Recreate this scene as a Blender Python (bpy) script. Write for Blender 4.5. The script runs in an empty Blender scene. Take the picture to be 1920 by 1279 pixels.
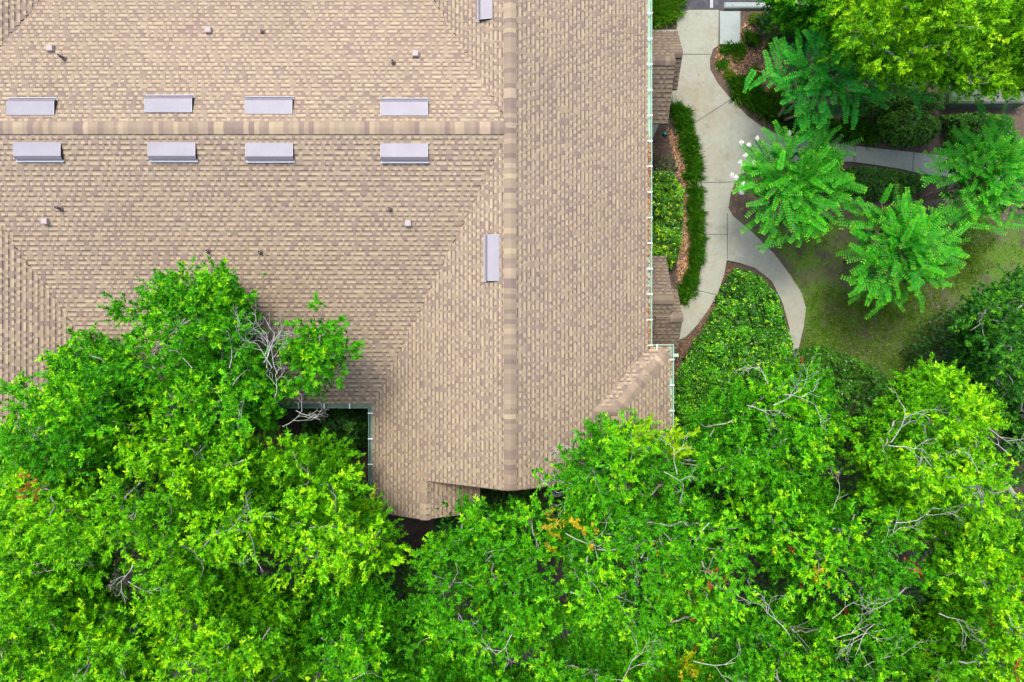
import bpy, math, random
import numpy as np
from mathutils import Vector, Matrix
from mathutils.geometry import tessellate_polygon

random.seed(7)
RNG = np.random.default_rng(11)
SC = bpy.context.scene
COL = SC.collection

# ---------------------------------------------------------------- camera, sky, sun, exposure
H = 22.6                       # drone height above the ground
F = 1280.0                     # focal length in pixels of the 1920 px wide photograph
cam = bpy.data.cameras.new("camera")
cam.sensor_width = 36.0
cam.lens = 24.0
cam.clip_end = 500.0
co = bpy.data.objects.new("camera", cam)
co.location = (0, 0, H)
co.rotation_euler = (0, 0, 0)
COL.objects.link(co)
SC.camera = co

SUN_EL, SUN_AZ = math.radians(68), math.radians(-25)     # azimuth clockwise from +Y
world = bpy.data.worlds.new("World")
SC.world = world
world.use_nodes = True
nt = world.node_tree
nt.nodes.clear()
wo = nt.nodes.new("ShaderNodeOutputWorld")
bg = nt.nodes.new("ShaderNodeBackground")
sky = nt.nodes.new("ShaderNodeTexSky")
sky.sky_type = 'NISHITA'
sky.sun_disc = False
sky.sun_elevation = SUN_EL
sky.sun_rotation = SUN_AZ
sky.air_density = 1.0
sky.dust_density = 4.0
sky.ozone_density = 0.6
bg.inputs[1].default_value = 0.145
nt.links.new(sky.outputs[0], bg.inputs[0])
nt.links.new(bg.outputs[0], wo.inputs[0])

sun = bpy.data.lights.new("sun", 'SUN')
sun.energy = 1.1
sun.angle = math.radians(13)
sun.color = (1.0, 0.93, 0.82)
so = bpy.data.objects.new("sun", sun)
sd = Vector((math.sin(SUN_AZ) * math.cos(SUN_EL), math.cos(SUN_AZ) * math.cos(SUN_EL), math.sin(SUN_EL)))
so.rotation_euler = sd.to_track_quat('Z', 'Y').to_euler()
so.location = (0, 0, 40)
COL.objects.link(so)

SC.view_settings.view_transform = 'Standard'
SC.view_settings.look = 'None'
SC.view_settings.gamma = 1.0
SC.view_settings.exposure = 1.17
SC.cycles.max_bounces = 8
SC.cycles.diffuse_bounces = 4
SC.cycles.transmission_bounces = 6
SC.cycles.transparent_max_bounces = 6


def P(px, py, z=0.0):
    """a point of the place at height z, from where the photograph shows it"""
    d = H - z
    return Vector(((px - 960.0) * d / F, -(py - 639.5) * d / F, z))


def PP(pts, z=0.0):
    return [tuple(P(x, y, z)[:2]) for x, y in pts]


# ---------------------------------------------------------------- object helpers
def tag(o, label=None, cat=None, group=None, kind=None):
    if label: o['label'] = label
    if cat: o['category'] = cat
    if group: o['group'] = group
    if kind: o['kind'] = kind
    return o


def empty(name, loc, label=None, cat=None, group=None):
    o = bpy.data.objects.new(name, None)
    o.empty_display_size = 0.2
    o.location = loc
    COL.objects.link(o)
    return tag(o, label, cat, group)


def link(name, me, mats, parent=None):
    o = bpy.data.objects.new(name, me)
    for m in (mats if isinstance(mats, (list, tuple)) else [mats]):
        me.materials.append(m)
    COL.objects.link(o)
    if parent is not None:
        o.parent = parent
        root = parent
        loc = Vector((0, 0, 0))
        while root is not None:
            loc += root.location
            root = root.parent
        o.matrix_parent_inverse = Matrix.Translation(-loc)
    return o


def np_mesh(name, V, Fc, col=None, mat_idx=None):
    """V (n,3); Fc (m,k) with one k, or a list of index lists"""
    me = bpy.data.meshes.new(name)
    V = np.asarray(V, dtype=np.float32)
    if isinstance(Fc, np.ndarray):
        m, k = Fc.shape
        tot = np.full(m, k, dtype=np.int32)
        idx = Fc.astype(np.int32).ravel()
    else:
        tot = np.array([len(f) for f in Fc], dtype=np.int32)
        idx = np.array([i for f in Fc for i in f], dtype=np.int32)
        m = len(tot)
    st = np.concatenate([[0], np.cumsum(tot)[:-1]]).astype(np.int32)
    me.vertices.add(len(V)); me.vertices.foreach_set("co", V.ravel())
    me.loops.add(len(idx)); me.loops.foreach_set("vertex_index", idx)
    me.polygons.add(m)
    me.polygons.foreach_set("loop_start", st)
    me.polygons.foreach_set("loop_total", tot)
    if mat_idx is not None:
        me.polygons.foreach_set("material_index", np.asarray(mat_idx, dtype=np.int32))
    me.update(calc_edges=True)
    if col is not None:
        c = np.ones((len(V), 4), dtype=np.float32)
        c[:, :3] = col
        a = me.attributes.new("tint", 'FLOAT_COLOR', 'POINT')
        a.data.foreach_set("color", c.ravel())
    me.validate()
    return me


class MB:
    """collects polygons with a colour each, builds ONE mesh object"""
    def __init__(s):
        s.v = []; s.f = []; s.c = []; s.m = []

    def face(s, pts, col=(1, 1, 1), mi=0):
        i = len(s.v)
        s.v.extend(tuple(p) for p in pts)
        s.c.extend([col] * len(pts))
        s.f.append(list(range(i, i + len(pts))))
        s.m.append(mi)

    def box(s, c, sx, sy, sz, X=(1, 0, 0), Y=(0, 1, 0), Z=(0, 0, 1), col=(1, 1, 1), mi=0, b=0.0):
        c, X, Y, Z = Vector(c), Vector(X), Vector(Y), Vector(Z)
        def q(a, bb, cc): return c + X * (a * sx / 2) + Y * (bb * sy / 2) + Z * (cc * sz / 2)
        if b <= 0:
            fs = [[(-1, -1, 1), (1, -1, 1), (1, 1, 1), (-1, 1, 1)], [(-1, -1, -1), (-1, 1, -1), (1, 1, -1), (1, -1, -1)],
                  [(-1, -1, -1), (1, -1, -1), (1, -1, 1), (-1, -1, 1)], [(1, 1, -1), (-1, 1, -1), (-1, 1, 1), (1, 1, 1)],
                  [(1, -1, -1), (1, 1, -1), (1, 1, 1), (1, -1, 1)], [(-1, 1, -1), (-1, -1, -1), (-1, -1, 1), (-1, 1, 1)]]
            for f in fs: s.face([q(*p) for p in f], col, mi)
        else:                                  # chamfered top
            lo = [q(*p) for p in ((-1, -1, -1), (1, -1, -1), (1, 1, -1), (-1, 1, -1))]
            md = [p + Z * (sz - b) for p in lo]
            ix, iy = 1 - 2 * b / sx, 1 - 2 * b / sy
            hi = [q(*p) for p in ((-ix, -iy, 1), (ix, -iy, 1), (ix, iy, 1), (-ix, iy, 1))]
            for a in range(4):
                n = (a + 1) % 4
                s.face([lo[a], lo[n], md[n], md[a]], col, mi)
                s.face([md[a], md[n], hi[n], hi[a]], col, mi)
            s.face(hi, col, mi)

    def tube(s, pts, rad, n=5, col=(1, 1, 1), mi=0, cap=True):
        pts = [Vector(p) for p in pts]
        rings = []
        prev = None
        for i, p in enumerate(pts):
            t = (pts[min(i + 1, len(pts) - 1)] - pts[max(i - 1, 0)])
            if t.length < 1e-6: t = Vector((0, 0, 1))
            t.normalize()
            a = prev if prev is not None else Vector((0.3, 0.9, 0.1))
            a = (a - t * a.dot(t))
            if a.length < 1e-3: a = t.orthogonal()
            a.normalize(); prev = a
            b = t.cross(a)
            r = rad[i]
            i0 = len(s.v)
            for k in range(n):
                w = 2 * math.pi * k / n
                s.v.append(tuple(p + a * (r * math.cos(w)) + b * (r * math.sin(w))))
                s.c.append(col)
            rings.append(i0)
        for i in range(len(rings) - 1):
            A, B = rings[i], rings[i + 1]
            for k in range(n):
                s.f.append([A + k, A + (k + 1) % n, B + (k + 1) % n, B + k]); s.m.append(mi)
        if cap:
            s.f.append([rings[-1] + k for k in range(n)]); s.m.append(mi)

    def prism(s, poly, z0, z1, col=(1, 1, 1), mi=0):
        """plan polygon (counter-clockwise or not) raised from z0 to z1"""
        ar = sum(poly[i][0] * poly[(i + 1) % len(poly)][1] - poly[(i + 1) % len(poly)][0] * poly[i][1] for i in range(len(poly)))
        if ar < 0: poly = poly[::-1]
        n = len(poly)
        i0 = len(s.v)
        s.v.extend((x, y, z1) for x, y in poly); s.c.extend([col] * n)
        for t in tessellate_polygon([[Vector((x, y, 0)) for x, y in poly]]):
            a, b, c = (Vector((*poly[k], 0)) for k in t)
            t = list(t) if (b - a).cross(c - a).z > 0 else list(t)[::-1]
            s.f.append([i0 + k for k in t]); s.m.append(mi)
        for i in range(n):
            j = (i + 1) % n
            s.face([(*poly[i], z0), (*poly[j], z0), (*poly[j], z1), (*poly[i], z1)], col, mi)

    def build(s, name, mats, parent=None, smooth=False):
        me = np_mesh(name, np.array(s.v), s.f, np.array(s.c), s.m)
        if smooth:
            me.polygons.foreach_set("use_smooth", [True] * len(me.polygons))
        return link(name, me, mats, parent)


# ---------------------------------------------------------------- materials
def mat(name, color=(0.5, 0.5, 0.5), rough=0.6, tint=False, noise=None, noise2=None, spec=0.35, metal=0.0, transl=0.0, bump=None):
    """noise = (scale, low, high): multiplies the colour; noise2 = (scale, colour, lo, hi): mixes another colour in"""
    m = bpy.data.materials.new(name)
    m.use_nodes = True
    t = m.node_tree
    N, L = t.nodes, t.links
    b = N["Principled BSDF"]
    out = N["Material Output"]
    b.inputs["Roughness"].default_value = rough
    b.inputs["Metallic"].default_value = metal
    b.inputs["Specular IOR Level"].default_value = spec
    tc = N.new("ShaderNodeTexCoord")
    if tint:
        a = N.new("ShaderNodeAttribute"); a.attribute_name = "tint"
        src = a.outputs["Color"]
    else:
        r = N.new("ShaderNodeRGB"); r.outputs[0].default_value = (*color, 1)
        src = r.outputs[0]
    for k, nz in enumerate(noise2 or []):
        n = N.new("ShaderNodeTexNoise"); n.inputs["Scale"].default_value = nz[0]; n.inputs["Detail"].default_value = 6
        n.inputs["Roughness"].default_value = 0.65
        L.new(tc.outputs["Object"], n.inputs["Vector"])
        mr = N.new("ShaderNodeMapRange")
        mr.inputs["From Min"].default_value = nz[2]; mr.inputs["From Max"].default_value = nz[3]
        L.new(n.outputs["Fac"], mr.inputs["Value"])
        mx = N.new("ShaderNodeMix"); mx.data_type = 'RGBA'
        L.new(mr.outputs["Result"], mx.inputs["Factor"])
        L.new(src, mx.inputs[6])
        mx.inputs[7].default_value = (*nz[1], 1)
        src = mx.outputs[2]
    for nz in noise or []:
        n = N.new("ShaderNodeTexNoise"); n.inputs["Scale"].default_value = nz[0]; n.inputs["Detail"].default_value = 4
        L.new(tc.outputs["Object"], n.inputs["Vector"])
        mr = N.new("ShaderNodeMapRange")
        mr.inputs["From Min"].default_value = 0.3; mr.inputs["From Max"].default_value = 0.7
        mr.inputs["To Min"].default_value = nz[1]; mr.inputs["To Max"].default_value = nz[2]
        L.new(n.outputs["Fac"], mr.inputs["Value"])
        mx = N.new("ShaderNodeMix"); mx.data_type = 'RGBA'; mx.blend_type = 'MULTIPLY'
        mx.inputs["Factor"].default_value = 1.0
        L.new(src, mx.inputs[6]); L.new(mr.outputs["Result"], mx.inputs[7])
        src = mx.outputs[2]
    L.new(src, b.inputs["Base Color"])
    if bump:
        n = N.new("ShaderNodeTexNoise"); n.inputs["Scale"].default_value = bump[0]; n.inputs["Detail"].default_value = 5
        L.new(tc.outputs["Object"], n.inputs["Vector"])
        bp = N.new("ShaderNodeBump"); bp.inputs["Strength"].default_value = bump[1]; bp.inputs["Distance"].default_value = bump[2]
        L.new(n.outputs["Fac"], bp.inputs["Height"]); L.new(bp.outputs[0], b.inputs["Normal"])
    if transl:
        tr = N.new("ShaderNodeBsdfTranslucent")
        L.new(src, tr.inputs["Color"])
        ms = N.new("ShaderNodeMixShader"); ms.inputs[0].default_value = transl
        L.new(b.outputs[0], ms.inputs[1]); L.new(tr.outputs[0], ms.inputs[2])
        L.new(ms.outputs[0], out.inputs["Surface"])
    return m


M_SHINGLE = mat("shingle", rough=0.9, tint=True, noise2=[(0.45, (0.25, 0.175, 0.145), 0.60, 1.10), (1.6, (0.21, 0.175, 0.15), 0.60, 0.98)], noise=[(160, 0.84, 1.16), (0.5, 0.94, 1.04), (4.5, 0.95, 1.04)], spec=0.15)
M_LEAF = mat("leaf", rough=0.5, tint=True, spec=0.2, transl=0.32)
M_DARKLEAF = mat("glossy_leaf", rough=0.35, tint=True, spec=0.45, transl=0.2)
M_BARK = mat("bark", rough=0.9, tint=True, noise=[(14, 0.65, 1.25)], spec=0.1)
M_CONC = mat("concrete", (0.322, 0.336, 0.282), 0.85, noise2=[(0.55, (0.30, 0.27, 0.185), 0.50, 0.70), (1.1, (0.34, 0.37, 0.36), 0.56, 0.74), (2.0, (0.20, 0.21, 0.175), 0.56, 0.80), (6, (0.19, 0.195, 0.16), 0.66, 0.80)], noise=[(45, 0.90, 1.08), (7, 0.92, 1.05)], spec=0.2, bump=(120, 0.25, 0.004))
M_PAD = mat("pale_concrete", (0.315, 0.365, 0.355), 0.8, noise2=[(2.5, (0.27, 0.31, 0.295), 0.48, 0.7)], noise=[(60, 0.94, 1.05), (9, 0.95, 1.04)], spec=0.2)
M_JOINT = mat("joint", (0.10, 0.095, 0.08), 0.95, noise=[(8, 0.6, 1.5)])
M_MULCH = mat("mulch", (0.132, 0.098, 0.077), 1.0, noise2=[(1.2, (0.070, 0.059, 0.049), 0.45, 0.62), (9, (0.231, 0.169, 0.123), 0.55, 0.75)], noise=[(70, 0.5, 1.5)], spec=0.05, bump=(60, 0.8, 0.02))
M_SOIL = mat("lawn_soil", (0.105, 0.088, 0.070), 1.0, noise2=[(0.55, (0.085, 0.165, 0.024), 0.42, 0.57), (1.5, (0.062, 0.054, 0.046), 0.55, 0.70), (6, (0.19, 0.165, 0.11), 0.62, 0.80)], noise=[(60, 0.6, 1.4), (18, 0.85, 1.15)], spec=0.05, bump=(60, 0.6, 0.015))
M_ASPH = mat("asphalt", (0.065, 0.069, 0.082), 0.9, noise2=[(3, (0.138, 0.142, 0.146), 0.58, 0.7)], noise=[(120, 0.55, 1.5), (5, 0.75, 1.2)], spec=0.3)
M_WHITE = mat("white_paint", (0.72, 0.73, 0.74), 0.5, noise=[(20, 0.9, 1.05)])
M_STRIPE = mat("road_paint", (0.430, 0.447, 0.482), 0.8, noise=[(40, 0.7, 1.1)])
M_GUT = mat("mint_gutter", (0.344, 0.533, 0.421), 0.4, noise=[(6, 0.86, 1.06)], spec=0.4)
M_GUTD = mat("grey_green_gutter", (0.181, 0.292, 0.228), 0.5, noise=[(6, 0.8, 1.1)], spec=0.4)  # darker green tone for the courtyard gutter
M_VENT = mat("vent_metal", (0.262, 0.254, 0.290), 0.5, noise=[(2.5, 0.93, 1.05), (14, 0.97, 1.03)], spec=0.35)
M_VENTB = mat("vent_bend", (0.194, 0.172, 0.196), 0.45, noise=[(3, 0.95, 1.04)])
M_LIP = mat("vent_lip", (0.447, 0.464, 0.516), 0.4)
M_DARK = mat("dark_opening", (0.03, 0.024, 0.026), 0.8)
M_PIPE = mat("pipe", (0.16, 0.12, 0.10), 0.7, noise=[(20, 0.7, 1.2)])
M_CAPB = mat("exhaust_cap", (0.361, 0.310, 0.301), 0.6)
M_WALL = mat("stucco", (0.42, 0.36, 0.27), 0.9, noise=[(30, 0.92, 1.06)], bump=(90, 0.3, 0.01))
M_TRIM = mat("rake_trim", (0.20, 0.14, 0.11), 0.7, noise=[(12, 0.85, 1.1)])
M_FLAKE = mat("dry_flakes", rough=0.9, tint=True, spec=0.1)
M_PETAL = mat("petal", (0.85, 0.85, 0.83), 0.6, transl=0.25)
M_MOSS = mat("mossy_stone", (0.16, 0.18, 0.15), 0.95, noise2=[(2.0, (0.06, 0.13, 0.035), 0.45, 0.6)], noise=[(35, 0.7, 1.25)], bump=(40, 0.5, 0.02))
M_TEAL = mat("teal_plastic", (0.03, 0.42, 0.40), 0.4)
M_GREYBLUE = mat("pale_metal", (0.42, 0.48, 0.56), 0.4)

# ---------------------------------------------------------------- ground, paths, parking
g = MB()
g.face([(-150, -150, 0), (150, -150, 0), (150, 150, 0), (-150, 150, 0)])
tag(g.build("ground", M_MULCH), kind="structure")

lawn_px = [(1374, 408), (1412, 440), (1452, 480), (1482, 520), (1502, 550), (1511, 575), (1507, 620), (1490, 690), (1450, 800), (1700, 860), (2000, 800), (2000, 392), (1850, 400), (1740, 382), (1600, 402), (1450, 410)]
lw = MB(); lw.prism(PP(lawn_px), -0.05, 0.004)
tag(lw.build("lawn", M_SOIL), kind="structure")

path_px = [(1270, 20), (1347, 20), (1346, 87), (1336, 94), (1330, 112), (1331, 132), (1345, 157), (1370, 187), (1400, 218), (1430, 240), (1465, 256), (1530, 266), (1600, 274), (1660, 281), (1745, 290), (1990, 312),
           (1990, 356), (1735, 328), (1680, 316), (1600, 304), (1500, 303), (1420, 312), (1384, 332), (1370, 360), (1365, 390), (1373, 405), (1412, 438), (1452, 478), (1482, 518), (1502, 550), (1510, 577), (1506, 612), (1490, 680),
           (1455, 690), (1480, 618), (1467, 570), (1446, 527), (1415, 503), (1385, 493), (1362, 488), (1357, 515), (1345, 550), (1328, 580), (1308, 608), (1285, 632), (1262, 642), (1225, 642), (1225, 560), (1285, 575),
           (1308, 530), (1318, 480), (1316, 440), (1310, 380), (1304, 300), (1290, 235), (1255, 195), (1232, 240), (1222, 262), (1212, 262), (1212, 57), (1268, 57)]
pm = MB(); pm.prism(PP(path_px), -0.1, 0.05)
path = tag(pm.build("path", M_CONC), kind="structure")


def strip(m, a, b, w, z0, z1):
    a, b = P(*a), P(*b)
    d = (b - a).to_2d().normalized(); n = Vector((-d.y, d.x)) * w / 2
    m.prism([tuple(a.to_2d() + n), tuple(a.to_2d() - n), tuple(b.to_2d() - n), tuple(b.to_2d() + n)], z0, z1)


jm = MB()
for a, b in (((1266, 103), (1331, 103)), ((1299, 233), (1372, 186)), ((1312, 343), (1378, 342)), ((1317, 440), (1364, 440)), ((1363, 400), (1363, 486)),
             ((1299, 543), (1344, 553)), ((1603, 275), (1600, 303)), ((1712, 287), (1709, 321)), ((1560, 271), (1558, 302))):
    strip(jm, a, b, 0.022, 0.052, 0.054)
tag(jm.build("path_joint", M_JOINT), kind="structure")

pd = MB(); pd.box(P(1368, 53.5, 0.05), 0.68, 1.09, 0.14, b=0.012)
tag(pd.build("concrete_pad", M_PAD), kind="structure")
pa = MB(); pa.prism(PP([(1276, 18), (1276, -400), (2300, -400), (2300, 18)]), -0.1, 0.006)
tag(pa.build("parking_lot", M_ASPH), kind="structure")
cb = MB(); cb.box(P(1271, -150, 0.05), 0.11, 5.9, 0.2, b=0.02)
tag(cb.build("kerb", M_PAD), kind="structure")
st = MB(); strip(st, (1334, -150), (1334, 15), 0.10, 0.008, 0.010)
tag(st.build("road_marking", M_STRIPE), kind="structure")
ws = MB(); c = P(1400, 11, 0.075)
ws.box(c, 1.5, 0.19, 0.15, b=0.035)
for k in (-0.5, 0.5): ws.tube([c + Vector((k, 0, 0.07)), c + Vector((k, 0, 0.082))], [0.014, 0.014], 8, mi=1)
tag(ws.build("wheel_stop", [M_PAD, M_DARK]), "pale concrete wheel stop lying at the edge of the grey parking lot", "wheel stop")

# ---------------------------------------------------------------- the building
ZR, ZE = 5.6, 3.49
XR, HW = -0.05, 3.84                       # main ridge, half span
PM = (ZR - ZE) / HW
YR, YE = 5.31, -1.75                       # ridge and south eave of the cross wing
PW = (ZR - ZE) / (YR - YE)
XE, XW = XR + HW, XR - HW
XL = -14.5                                 # ridge of the far wing
YS, YN = -3.72, 14.3
YSS = -4.77
XSUB = -2.32

bld = empty("shingle_roofed_building", (0, 0, 0), "large tan and brown shingle roofed building with mint green gutters", "building")

TANS = [(0.286, 0.228, 0.162), (0.299, 0.239, 0.167), (0.277, 0.220, 0.160), (0.266, 0.211, 0.157)]
BROWNS = [(0.236, 0.181, 0.146), (0.249, 0.193, 0.150), (0.219, 0.167, 0.139), (0.258, 0.203, 0.154)]
LIGHT = [(0.384, 0.312, 0.209), (0.405, 0.328, 0.217), (0.360, 0.290, 0.203), (0.388, 0.303, 0.217)]
BAND = (0.150, 0.113, 0.092)


def dim(c, k): return tuple(x * k for x in c)


def scan(poly, v):
    xs = []
    n = len(poly)
    for i in range(n):
        (u0, v0), (u1, v1) = poly[i], poly[(i + 1) % n]
        if (v0 <= v < v1) or (v1 <= v < v0):
            xs.append(u0 + (u1 - u0) * (v - v0) / (v1 - v0))
    xs.sort()
    return list(zip(xs[::2], xs[1::2]))


def shingles(m, poly, z_of, up, e=0.127, k=1.0, lift=0.0):
    """real overlapping courses with raised tabs on the roof plane z_of(x, y); up = plan direction that climbs"""
    up = Vector((*up, 0)).normalized()
    eps = 0.01
    base = min(poly, key=lambda p: p[0] * up.x + p[1] * up.y)
    O = Vector((base[0], base[1], z_of(*base)))
    rise = z_of(O.x + up.x, O.y + up.y) - O.z
    vv = Vector((up.x, up.y, rise)); run = vv.length; vv.normalize()
    uu = Vector((up.y, -up.x, 0))
    nn = uu.cross(vv)
    if nn.z < 0: nn = -nn
    q = []
    for x, y in poly:
        r = Vector((x, y, z_of(x, y))) - O
        q.append((r.dot(uu), r.dot(vv)))
    vmax = max(v for _, v in q)
    def pt(u, v, h): return O + uu * u + vv * v + nn * (h + lift)
    def piece(u0, u1, v0, v1, h0, h1, iv0, iv1, col, butt, sides, split=None):
        a0, b0 = max(u0, iv0[0]), min(u1, iv0[1])
        a1, b1 = max(u0, iv1[0]), min(u1, iv1[1])
        if b0 - a0 < 0.004 and b1 - a1 < 0.004: return
        b0 = max(b0, a0); b1 = max(b1, a1)
        if split:
            s, c2 = split
            am, bm = a0 + (a1 - a0) * s, b0 + (b1 - b0) * s
            vm, hm = v0 + (v1 - v0) * s, h0 + (h1 - h0) * s
            m.face([pt(a0, v0, h0), pt(b0, v0, h0), pt(bm, vm, hm), pt(am, vm, hm)], col)
            m.face([pt(am, vm, hm), pt(bm, vm, hm), pt(b1, v1, h1), pt(a1, v1, h1)], c2)
        else:
            m.face([pt(a0, v0, h0), pt(b0, v0, h0), pt(b1, v1, h1), pt(a1, v1, h1)], col)
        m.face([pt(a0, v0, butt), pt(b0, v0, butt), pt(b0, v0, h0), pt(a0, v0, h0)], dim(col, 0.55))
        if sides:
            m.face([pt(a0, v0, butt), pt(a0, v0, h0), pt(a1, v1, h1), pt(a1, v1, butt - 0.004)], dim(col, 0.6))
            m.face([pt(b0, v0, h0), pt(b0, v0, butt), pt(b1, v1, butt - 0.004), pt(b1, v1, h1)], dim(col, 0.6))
    v = 0.0
    while v < vmax - 0.01:
        v1 = min(v + e * 1.12, vmax)
        ivm = scan(q, (v + min(v + e, vmax)) / 2)
        i0, i1 = scan(q, v + 0.0015), scan(q, v1 - 0.0015)
        if len(i0) != len(ivm): i0 = ivm
        if len(i1) != len(ivm): i1 = ivm
        for n, iv in enumerate(ivm):
            lo = min(i0[n][0], i1[n][0]); hi = max(i0[n][1], i1[n][1])
            u = lo - random.random() * 0.25
            while u < hi:
                gap = random.choice((0.075, 0.085, 0.095, 0.10, 0.11, 0.12, 0.24))
                tooth = random.choice((0.055, 0.07, 0.08, 0.10, 0.13, 0.19))
                # the flat layer shows between the teeth: dark band at the top, pale granules at the butt
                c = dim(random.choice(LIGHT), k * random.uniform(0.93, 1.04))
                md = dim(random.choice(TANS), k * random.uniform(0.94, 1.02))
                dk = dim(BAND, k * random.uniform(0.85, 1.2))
                ug = u - 0.004
                def at_(x, t, n=n): return max(x, i0[n][0] + (i1[n][0] - i0[n][0]) * t), min(x, i0[n][1] + (i1[n][1] - i0[n][1]) * t)
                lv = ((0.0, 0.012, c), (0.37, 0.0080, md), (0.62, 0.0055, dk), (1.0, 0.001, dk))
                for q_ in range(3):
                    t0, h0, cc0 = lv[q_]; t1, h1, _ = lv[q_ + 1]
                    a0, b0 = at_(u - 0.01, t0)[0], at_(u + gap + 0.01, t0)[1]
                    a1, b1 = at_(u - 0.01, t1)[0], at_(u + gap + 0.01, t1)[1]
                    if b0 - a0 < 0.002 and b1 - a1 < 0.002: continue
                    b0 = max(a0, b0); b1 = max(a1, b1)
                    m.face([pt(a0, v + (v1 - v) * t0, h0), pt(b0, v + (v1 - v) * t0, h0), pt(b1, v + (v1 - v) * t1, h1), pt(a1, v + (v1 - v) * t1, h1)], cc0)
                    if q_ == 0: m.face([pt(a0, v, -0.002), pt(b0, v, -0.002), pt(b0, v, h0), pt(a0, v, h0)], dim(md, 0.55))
                c = random.choice(BROWNS) if random.random() < 0.55 else random.choice(TANS)
                c = dim(c, k * random.uniform(0.95, 1.05))
                piece(u + gap, u + gap + tooth, v, v1, 0.018, 0.006, i0[n], i1[n], c, -0.002, True, (0.6, dim(c, 0.97)))
                u += gap + tooth
        v += e


def ridge_caps(m, a, b, hw, pl, pr, e=0.125, lift=0.014, k=1.0, rnd=0.04):
    """bent cap shingles overlapping from a to b; pl / pr = fall per metre to each side"""
    a, b = Vector(a), Vector(b)
    t = (b - a); L = t.length; t.normalize()
    s = Vector((-t.y, t.x, 0)).normalized()
    prof = (-1, -0.62, -0.25, 0, 0.25, 0.62, 1)
    def pt(d, f, h):
        o = f * hw
        fall = (pl if o > 0 else pr) * (math.hypot(o, rnd) - rnd)
        return a + t * d + s * o + Vector((0, 0, lift + h - fall))
    d = 0.0
    last = None
    while d < L - 0.02:
        d1 = min(d + e * 1.25, L)
        r = random.random()
        c = random.choice(TANS) if r < 0.45 else dim(random.choice(BROWNS), 0.96) if r < 0.80 else dim(random.choice(LIGHT), 0.90)
        c = dim(c, k * random.uniform(0.93, 1.05))
        j = random.uniform(-0.012, 0.012)
        for i in range(len(prof) - 1):
            f0, f1 = prof[i], prof[i + 1]
            m.face([pt(d + j, f0, 0.020), pt(d1 + j, f0, 0.004), pt(d1 + j, f1, 0.004), pt(d + j, f1, 0.020)], c)
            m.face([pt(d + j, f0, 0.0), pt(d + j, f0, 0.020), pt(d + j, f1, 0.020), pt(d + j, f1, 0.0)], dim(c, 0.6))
        for f in (-1, 1):
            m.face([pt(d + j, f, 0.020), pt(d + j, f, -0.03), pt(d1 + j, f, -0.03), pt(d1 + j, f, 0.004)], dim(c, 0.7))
        d += e


zE = lambda x, y: ZR - PM * (x - XR)
zW = lambda x, y: ZR - PM * (XR - x)
zS = lambda x, y: ZR - PW * (YR - y)
zN = lambda x, y: ZR - PW * (y - YR)
zLE = lambda x, y: ZR - PM * (x - XL)
zLW = lambda x, y: ZR - PM * (XL - x)
YNE = 2 * YR - YE
XLE = XL + HW
XE2 = 4.40                                  # eave of the raised south-east part
YJ = -0.24                                  # where the eave steps out
zRS = lambda x, y: ZE + PM * (XE2 - x)
zRN = lambda x, y: ZE + PM * (YJ - y)

roof = MB()
shingles(roof, [(XE, YN), (XR, YN), (XR, YS), (1.95, YS), (XE, YJ - 0.02)], zE, (-1, 0))
shingles(roof, [(XW, YE), (XR, YR), (XR, YS), (XSUB, YS), (XSUB, YSS), (XW, YSS)], zW, (1, 0))
shingles(roof, [(XW, YNE), (XW, YN), (XR, YN), (XR, YR)], zW, (1, 0))
shingles(roof, [(XW, YE), (XLE, YE), (XL, YR), (XR, YR)], zS, (0, 1))
shingles(roof, [(XW, YNE), (XLE, YNE), (XL, YR), (XR, YR)], zN, (0, -1))
shingles(roof, [(XLE, YE), (XL, YR), (XL, YSS), (XLE, YSS)], zLE, (-1, 0))
shingles(roof, [(XLE, YNE), (XL, YR), (XL, YN), (XLE, YN)], zLE, (-1, 0))
shingles(roof, [(XL - HW, YSS), (XL - HW, YN), (XL, YN), (XL, YSS)], zLW, (1, 0), e=0.132)
# raised south-east part: north face, east face, short south face
TT = 1.62
hx, hy = XE2 - TT, YJ - TT
shingles(roof, [(XE, YJ), (XE2, YJ), (hx, hy), (hx - (XE2 - XE), hy)], zRN, (0, -1), lift=0.01)
shingles(roof, [(XE2, YJ), (hx, hy), (hx, -4.3), (XE2, -4.3)], zRS, (-1, 0), lift=0.01)
zr2 = ZE + PM * TT
shingles(roof, [(hx - 0.61, hy), (hx, hy), (hx, hy - 0.62), (hx - 0.3, hy - 0.45)], lambda x, y: zr2 - 0.58 * (hy - y), (0, 1), lift=0.005)
# south-west porch slope
zsub = zW(XSUB, 0)
shingles(roof, [(XSUB, YSS), (XSUB, YS + 0.25), (-0.9, YS + 0.25), (-0.9, YSS)], lambda x, y: zsub - PM * (x - XSUB), (-1, 0))
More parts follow.
